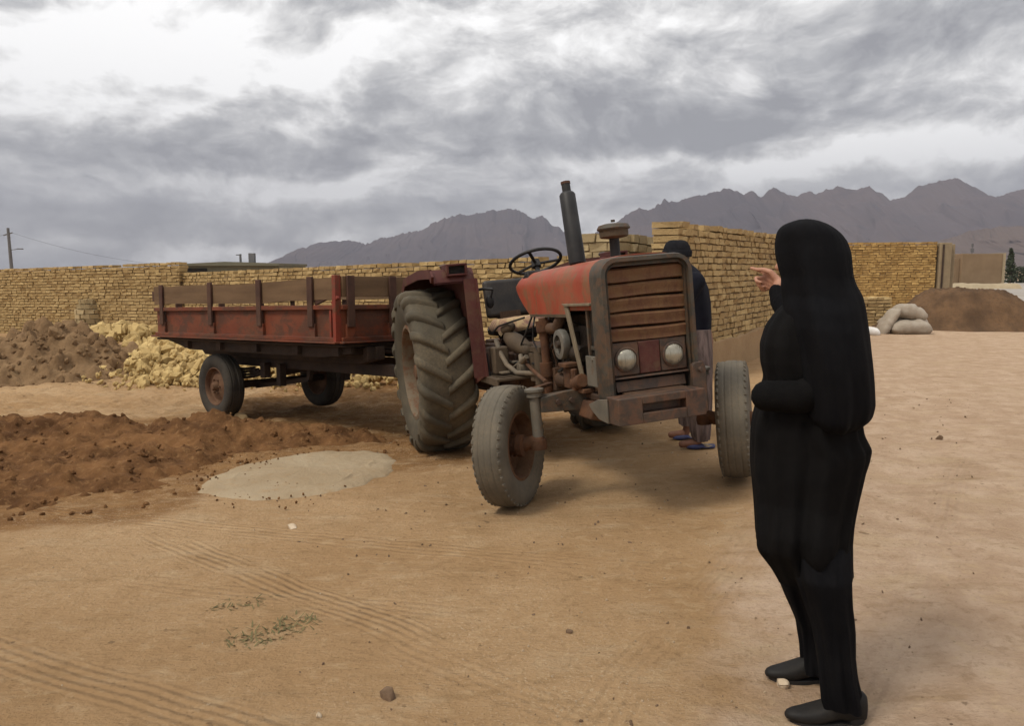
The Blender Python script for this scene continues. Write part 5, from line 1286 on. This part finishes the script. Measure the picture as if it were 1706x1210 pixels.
# near forearm sleeve across the waist, raised far sleeve
def sleeve(path, rad, parent, mat, seed, flat=1.0):
    P_ = [np.array(p) for p in path]; pts, rr = [], []
    for i in range(len(P_)-1):
        for t in np.linspace(0, 1, 9, endpoint=False): pts.append(P_[i]*(1-t)+P_[i+1]*t); rr.append(rad[i]*(1-t)+rad[i+1]*t)
    pts.append(P_[-1]); rr.append(rad[-1])
    rr = [r*(1 + .012*math.sin(i*1.9+seed) + .01*math.sin(i*3.7)) for i, r in enumerate(rr)]
    for _ in range(2): pts = [pts[0]] + [(pts[i-1]+pts[i]*2+pts[i+1])/4 for i in range(1, len(pts)-1)] + [pts[-1]]
    m = MB(); m.limb(pts, rr, 26, 0, flat); return m.build('sleeve', mat, parent, 180)
sleeve([aty(1385,545,YW-.09), aty(1384,640,YW-.13), aty(1335,662,YW-.135), aty(1277,660,YW-.11)], [.085,.062,.054,.049], woman, M['coat'], 1)
sleeve([aty(1348,522,YW+.10), aty(1320,516,YW+.20), aty(1304,500,YW+.25), aty(1298,487,YW+.27)], [.075,.06,.046,.036], woman, M['cloth'], 2)

# headscarf: grid with an opening in front of the face
rows = [(367.5,1337,1350,.02,0),(369.5,1324,1362,.05,0),(374,1310,1374,.075,0),(382,1299,1388,.098,0),(392,1295,1400,.112,0),(405,1293,1409,.120,0),(425,1294,1415,.122,-.01),(445,1299,1416.5,.120,-.02),(462,1304,1418,.120,-.025),(478,1304,1423,.125,-.03),(495,1306,1433,.14,-.03),(515,1308,1438,.18,-.03),(545,1314,1442,.21,-.035),(575,1322,1446,.225,-.035),(605,1328,1450,.235,-.035),(640,1334,1453,.235,-.035),(670,1338,1453,.23,-.035),(688,1342,1448,.225,-.035),(698,1348,1440,.21,-.035),(703,1358,1430,.18,-.035)]
rg, py = cloth_rings(rows, YW, [(4,.001,.016,.5,.7),(7,.001,.012,1.2,-.6),(11,.0,.006,2,.5),(17,0,.003,.3,-.3)], 27, 144, 2.5)
m = MB(); n = len(rg[0]); b0 = 0
for r in rg: m.v += [tuple(p) for p in r]
qf = math.atan2(fd[1], fd[0])
for i in range(len(rg)-1):
    for j in range(n):
        q = 2*math.pi*(j+.5)/n; dq = (q - qf + math.pi) % (2*math.pi) - math.pi
        v = (py[i]-437)/42.0; lim = .70*math.sqrt(max(0, 1-v*v))
        if abs(dq - .10) < lim: continue
        m.f.append((i*n+j, i*n+(j+1) % n, (i+1)*n+(j+1) % n, (i+1)*n+j)); m.m.append(0)
m.f.append(tuple(range(n))); m.m.append(0)
o = m.build('headscarf', M['cloth'], woman, 60); s = o.modifiers.new('thick', 'SOLIDIFY'); s.thickness = .005; s.offset = -1

# ---------------------------------------------------------------- man behind the tractor
YM = 6.45
fm = np.array((-.95, -.05, -.25)); hm = aty(1127, 425, YM)
mb = MB(); Lp2, B2 = head(mb, hm, (-.97, .10, 0), 1.0)
pel = aty(1160, 572, YM); ch_ = aty(1148, 480, YM); nk = aty(1136, 447, YM)
mb.limb([pel, (pel+ch_)/2, ch_, nk], [.14,.13,.14,.07], 16)
for sgn, hx in ((-1, 1068), (1, 1058)):
    sh_ = ch_ + np.array((0, .17*sgn, .06)); el = sh_ + np.array((-.16, .03*sgn, -.26)); wr = aty(hx+15, 520, YM+.12*sgn)
    mb.limb([ch_ + np.array((0,0,.05)), sh_, el, wr], [.08,.06,.045,.03], 12); hand(mb, wr, (-.9, 0, -.2), (0, .2*sgn, -1), [(.4,.5,.3)]*4, .5, 1.05)
for Y, hp, kn, an in ((6.24,(1165,590),(1163,650),(1166,722)), (6.65,(1152,590),(1146,645),(1146,708))):
    A_ = [aty(*hp, YM+(Y-YM)*.5), aty(*kn, Y), aty(*an, Y)]; zf = float(zg(A_[2][0], Y))
    mb.limb([pel, A_[0], A_[1], A_[2]], [.11,.10,.065,.042], 14)
    ft = np.array((A_[2][0]-.02, Y, zf+.05)); mb.limb([A_[2], ft, ft+np.array((-.12, .01, -.012))], [.042,.040,.030], 12)
man = finish_body(mb, 'person', 'man in navy sweater and cap bending behind the tractor grille, back to the wall', 'person', .007, 'skind')
eyes(Lp2, B2, man)
rows = [(436,1130,1146,.06,0),(442,1122,1154,.10,0),(450,1115,1164,.16,0),(462,1110,1173,.20,0),(480,1107,1180,.215,0),(505,1107,1184,.21,0),(530,1110,1185.5,.20,0),(548,1116,1185,.195,0),(553,1120,1183,.19,0)]
rg, py = cloth_rings(rows, YM, [(4,.004,.008,.4,.6),(7,.003,.008,1,-.5)], 37, 60, 1.5)
m = MB(); m.loft(rg); m.build('sweater', M['navy'], man, 60)
for sgn, hx in ((-1, 1068), (1, 1058)):
    sh_ = ch_ + np.array((0, .19*sgn, .05)); el = sh_ + np.array((-.16, .03*sgn, -.26)); wr = aty(hx+15, 520, YM+.12*sgn)
    sleeve([sh_, el, wr*.9+el*.1], [.085,.07,.05], man, M['navy'], 3)
for rows, Y, ph in (([(549,1128,1184,.13,.1),(580,1130,1186.5,.14,.08),(620,1134,1187,.13,.03),(660,1140,1187,.12,0),(690,1146,1186,.105,0),(718,1150,1184,.095,0),(734,1154,1182,.08,0)], 6.24, 0), ([(549,1122,1178,.13,-.1),(580,1121,1178,.14,-.08),(620,1121,1172,.13,-.03),(660,1124,1167,.115,0),(685,1128,1162,.10,0),(708,1131,1159,.085,0)], 6.65, 1)):
    rg, py = cloth_rings(rows, Y, [(6,.006,.010,ph,.3),(10,.004,.007,ph+2,.2)], 47+ph, 60, 2)
    m = MB(); m.loft(rg); m.build('trouser_leg', M['trousers'], man, 60)
m = MB(); rings = []
for t in np.linspace(0, 1, 12):
    a_ = t*math.pi/2; rr = .108*math.cos(a_*.96)**.55; z = .008 + .112*math.sin(a_)
    rings.append([hm + np.array((1.06*rr*math.cos(q) + .004, .86*rr*math.sin(q), z + .003*math.sin(q*9))) for q in np.linspace(0, 2*math.pi, 30, endpoint=False)])
m.loft(rings)
m.loft([[hm + np.array(((.112+d_)*1.05*math.cos(q) + .004, (.097+d_)*math.sin(q)*.96, z)) for q in np.linspace(0, 2*math.pi, 30, endpoint=False)] for z, d_ in ((-.012,-.004),(-.010,.003),(.03,.005),(.038,.0))])
m.build('cap', M['cap'], man, 60)
m = MB(); m.ball(hm + np.array((.025,0,-.005)), (.085,.082,.075), 12); m.build('hair', M['black'], man, 180)
for t, h, py_, Y in ((1143, 1190, 748, 6.24), (1121, 1164, 732, 6.65)):
    s, a, b, L = shoe(t, h, py_, Y, M['slip'], man, 1.15, 'slipper', True)
    m = MB(); z0 = float(zg(b[0]-.1, Y)); m.loft([[(a[0]+L*(.74+.25*math.cos(q)), Y+.042*math.sin(q), z) for q in np.linspace(0, 2*math.pi, 20, endpoint=False)] for z in (z0+.02, z0+.037)]); m.build('insole', M['slipin'], s, 40)

# ================================================================== SKY, SUN, HAZE, CAMERA
SUN_DIR = np.array((-.50, -.30, .81)); SUN_DIR /= np.linalg.norm(SUN_DIR)
W = bpy.data.worlds.new('World'); SC.world = W; W.use_nodes = True
nt = W.node_tree; nt.nodes.clear(); N = NT(nt)
out = N.n('ShaderNodeOutputWorld'); bg = N.n('ShaderNodeBackground'); N.l.new(bg.outputs[0], out.inputs[0])
sky = N.n('ShaderNodeTexSky', sky_type='NISHITA'); sky.sun_disc = False
sky.sun_elevation = math.asin(SUN_DIR[2]); sky.sun_rotation = math.atan2(SUN_DIR[0], SUN_DIR[1]); sky.dust_density = 2
g_ = N.n('ShaderNodeTexCoord').outputs['Generated']
sep = N.n('ShaderNodeSeparateXYZ'); N.l.new(g_, sep.inputs[0]); X, Y, Z = sep.outputs
az = N.math('ARCTAN2', X, Y); el = N.math('ARCSINE', Z)
zc = N.math('ADD', N.math('MAXIMUM', Z, 0.0), .13)
cv = N.n('ShaderNodeCombineXYZ'); N.put(cv.inputs[0], N.math('DIVIDE', X, zc)); N.put(cv.inputs[1], N.math('DIVIDE', Y, zc)); cv = cv.outputs[0]
ce = N.n('ShaderNodeCombineXYZ'); N.put(ce.inputs[0], N.math('MULTIPLY', az, 1.0)); N.put(ce.inputs[1], N.math('MULTIPLY', el, 1.75)); N.put(ce.inputs[2], N.math('MULTIPLY', N.math('COSINE', az), .6)); ce = N.mapping(ce.outputs[0], (1,1,1), (0,0,R(-6)))
def off(v, x, y):
    o = N.n('ShaderNodeVectorMath', operation='ADD'); N.l.new(v, o.inputs[0]); o.inputs[1].default_value = (x, y, 0); return o.outputs[0]
wv = N.n('ShaderNodeTexNoise'); N.l.new(ce, wv.inputs['Vector']); wv.inputs['Scale'].default_value = 3.0; wv.inputs['Detail'].default_value = 5
wm = N.n('ShaderNodeVectorMath', operation='MULTIPLY_ADD'); N.l.new(wv.outputs['Color'], wm.inputs[0]); wm.inputs[1].default_value = (.22,.20,.1); N.l.new(ce, wm.inputs[2]); cw = wm.outputs[0]
n1 = N.noise(cv, .9, 8, .55, .3)
n2 = N.noise(cw, 4.0, 12, .60); n2b = N.noise(off(cw, -.018, .045), 4.0, 12, .60)
n3 = N.noise(cw, 11.0, 9, .60); n3b = N.noise(off(cw, -.008, .02), 11.0, 9, .60)
wa = N.noise(g_, 5.0, 6, .6); wb = N.noise(N.mapping(g_, (1,1,1.0), (.4,.3,.2)), 5.5, 6, .6)
az2 = N.math('ADD', az, N.math('MULTIPLY', N.math('SUBTRACT', wa, .5), .26)); el2 = N.math('ADD', el, N.math('MULTIPLY', N.math('SUBTRACT', wb, .5), .12))
acc = N.math('MULTIPLY', N.math('SUBTRACT', n1, .5), .50)
acc = N.math('ADD', acc, N.math('MULTIPLY', N.math('SUBTRACT', n2, .5), .85))
acc = N.math('ADD', acc, N.math('MULTIPLY', N.math('SUBTRACT', n2, n2b), 2.0))
acc = N.math('ADD', acc, N.math('MULTIPLY', N.math('SUBTRACT', n3, n3b), .85))
acc = N.math('ADD', acc, N.math('MULTIPLY', N.math('SUBTRACT', n3, .5), .25))
acc = N.math('ADD', acc, .54)
BLOBS = [(200,50,300,90,.34),(340,110,150,55,.26),(440,130,90,30,.26),(50,150,130,90,.14),(290,190,40,10,.22),(480,318,300,17,.50),(760,285,130,22,.40),(110,366,45,8,.18),(390,422,130,10,.45),(640,60,200,50,.12),
 (620,235,280,50,-.20),(280,265,230,32,-.20),(880,190,200,60,-.14),(250,378,380,28,-.22),(760,345,150,25,-.16),(560,385,140,20,-.14),
 (1130,85,150,45,.16),(1080,165,120,26,-.12),(1330,212,200,22,-.30),(1230,180,130,26,-.16),(1270,268,220,14,.52),(1610,240,110,26,.36),(1440,60,140,50,-.16),(1610,110,150,40,.10),(1230,120,100,28,.14),(1000,362,60,24,.45),(900,270,90,18,.14),(1600,275,200,14,-.2),(1690,40,120,60,-.12),(1050,300,130,18,.16),(720,150,90,30,-.06)]
for (bx, by, sx_, sy_, amp) in BLOBS:
    d = ray(bx, by); d /= np.linalg.norm(d); a0, e0 = math.atan2(d[0], d[1]), math.asin(d[2])
    u = N.math('DIVIDE', N.math('SUBTRACT', az2, a0), sx_/1300); v = N.math('DIVIDE', N.math('SUBTRACT', el2, e0), sy_/1300)
    q = N.math('ADD', N.math('MULTIPLY', u, u), N.math('MULTIPLY', v, v))
    acc = N.math('MULTIPLY_ADD', N.math('EXPONENT', N.math('MULTIPLY', q, -.7)), amp, acc)
cr = N.n('ShaderNodeValToRGB'); N.put(cr.inputs[0], acc); e = cr.color_ramp.elements
e[0].position = .10; e[0].color = (.215,.209,.208,1); e[1].position = .98; e[1].color = (.88,.865,.84,1)
for p, c in ((.38, (.35,.343,.336,1)), (.58, (.50,.489,.472,1)), (.76, (.68,.665,.64,1))):
    k = e.new(p); k.color = c
hz = N.ramp(el, .16, -.01); col = N.mix(N.math('MULTIPLY', hz, .30), cr.outputs[0], (.30,.312,.345))
skyc = N.mix(1.0, sky.outputs[0], (.10,.10,.10), 'MULTIPLY')
col = N.mix(.10, col, skyc)
col = N.mix(N.ramp(Z, -.005, -.03), col, (.20,.15,.10))
zen = N.math('ADD', 1.0, N.math('MULTIPLY', N.ramp(el, .50, 1.1), .8)); vm = N.n('ShaderNodeVectorMath', operation='SCALE'); N.l.new(col, vm.inputs[0]); N.l.new(zen, vm.inputs['Scale']); col = vm.outputs[0]  # unseen upper sky brightened to put more light on the ground
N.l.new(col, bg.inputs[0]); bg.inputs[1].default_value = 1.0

sd_ = bpy.data.lights.new('sun', 'SUN'); sd_.energy = 1.5; sd_.angle = R(15); sd_.color = (1, .93, .80)
so = bpy.data.objects.new('sun', sd_); COL.objects.link(so); so.rotation_euler = Vector(SUN_DIR).to_track_quat('Z', 'Y').to_euler(); so.location = (-20, -10, 40)

HAZE = True
if HAZE:
    m = MB(); m.box(-4600, 5600, -380, 6000, -120, 620); hm_ = bpy.data.materials.new('thin blue haze'); hm_.use_nodes = True
    nt = hm_.node_tree; nt.nodes.clear(); NN = NT(nt); o_ = NN.n('ShaderNodeOutputMaterial'); v = NN.n('ShaderNodeVolumePrincipled')
    v.inputs['Color'].default_value = (.56,.585,.70,1); v.inputs['Density'].default_value = .00019; v.inputs['Anisotropy'].default_value = 0
    NN.l.new(v.outputs[0], o_.inputs['Volume'])
    hb_ = m.build('haze', hm_, None, 0); tag(hb_, kind='stuff')

cam = bpy.data.cameras.new('camera'); cam.sensor_width = 36; cam.lens = FPX/1706*36; cam.clip_start = .05; cam.clip_end = 30000
co = bpy.data.objects.new('camera', cam); COL.objects.link(co); co.location = (0, 0, CH); co.rotation_euler = (math.pi/2 - TH, 0, 0)
SC.camera = co
SC.view_settings.view_transform = 'Standard'; SC.view_settings.look = 'None'; SC.view_settings.gamma = 1; SC.view_settings.exposure = 0.72
SC.cycles.max_bounces = 6; SC.cycles.diffuse_bounces = 3; SC.cycles.glossy_bounces = 2; SC.cycles.volume_bounces = 0; SC.cycles.transmission_bounces = 2; SC.cycles.transparent_max_bounces = 4
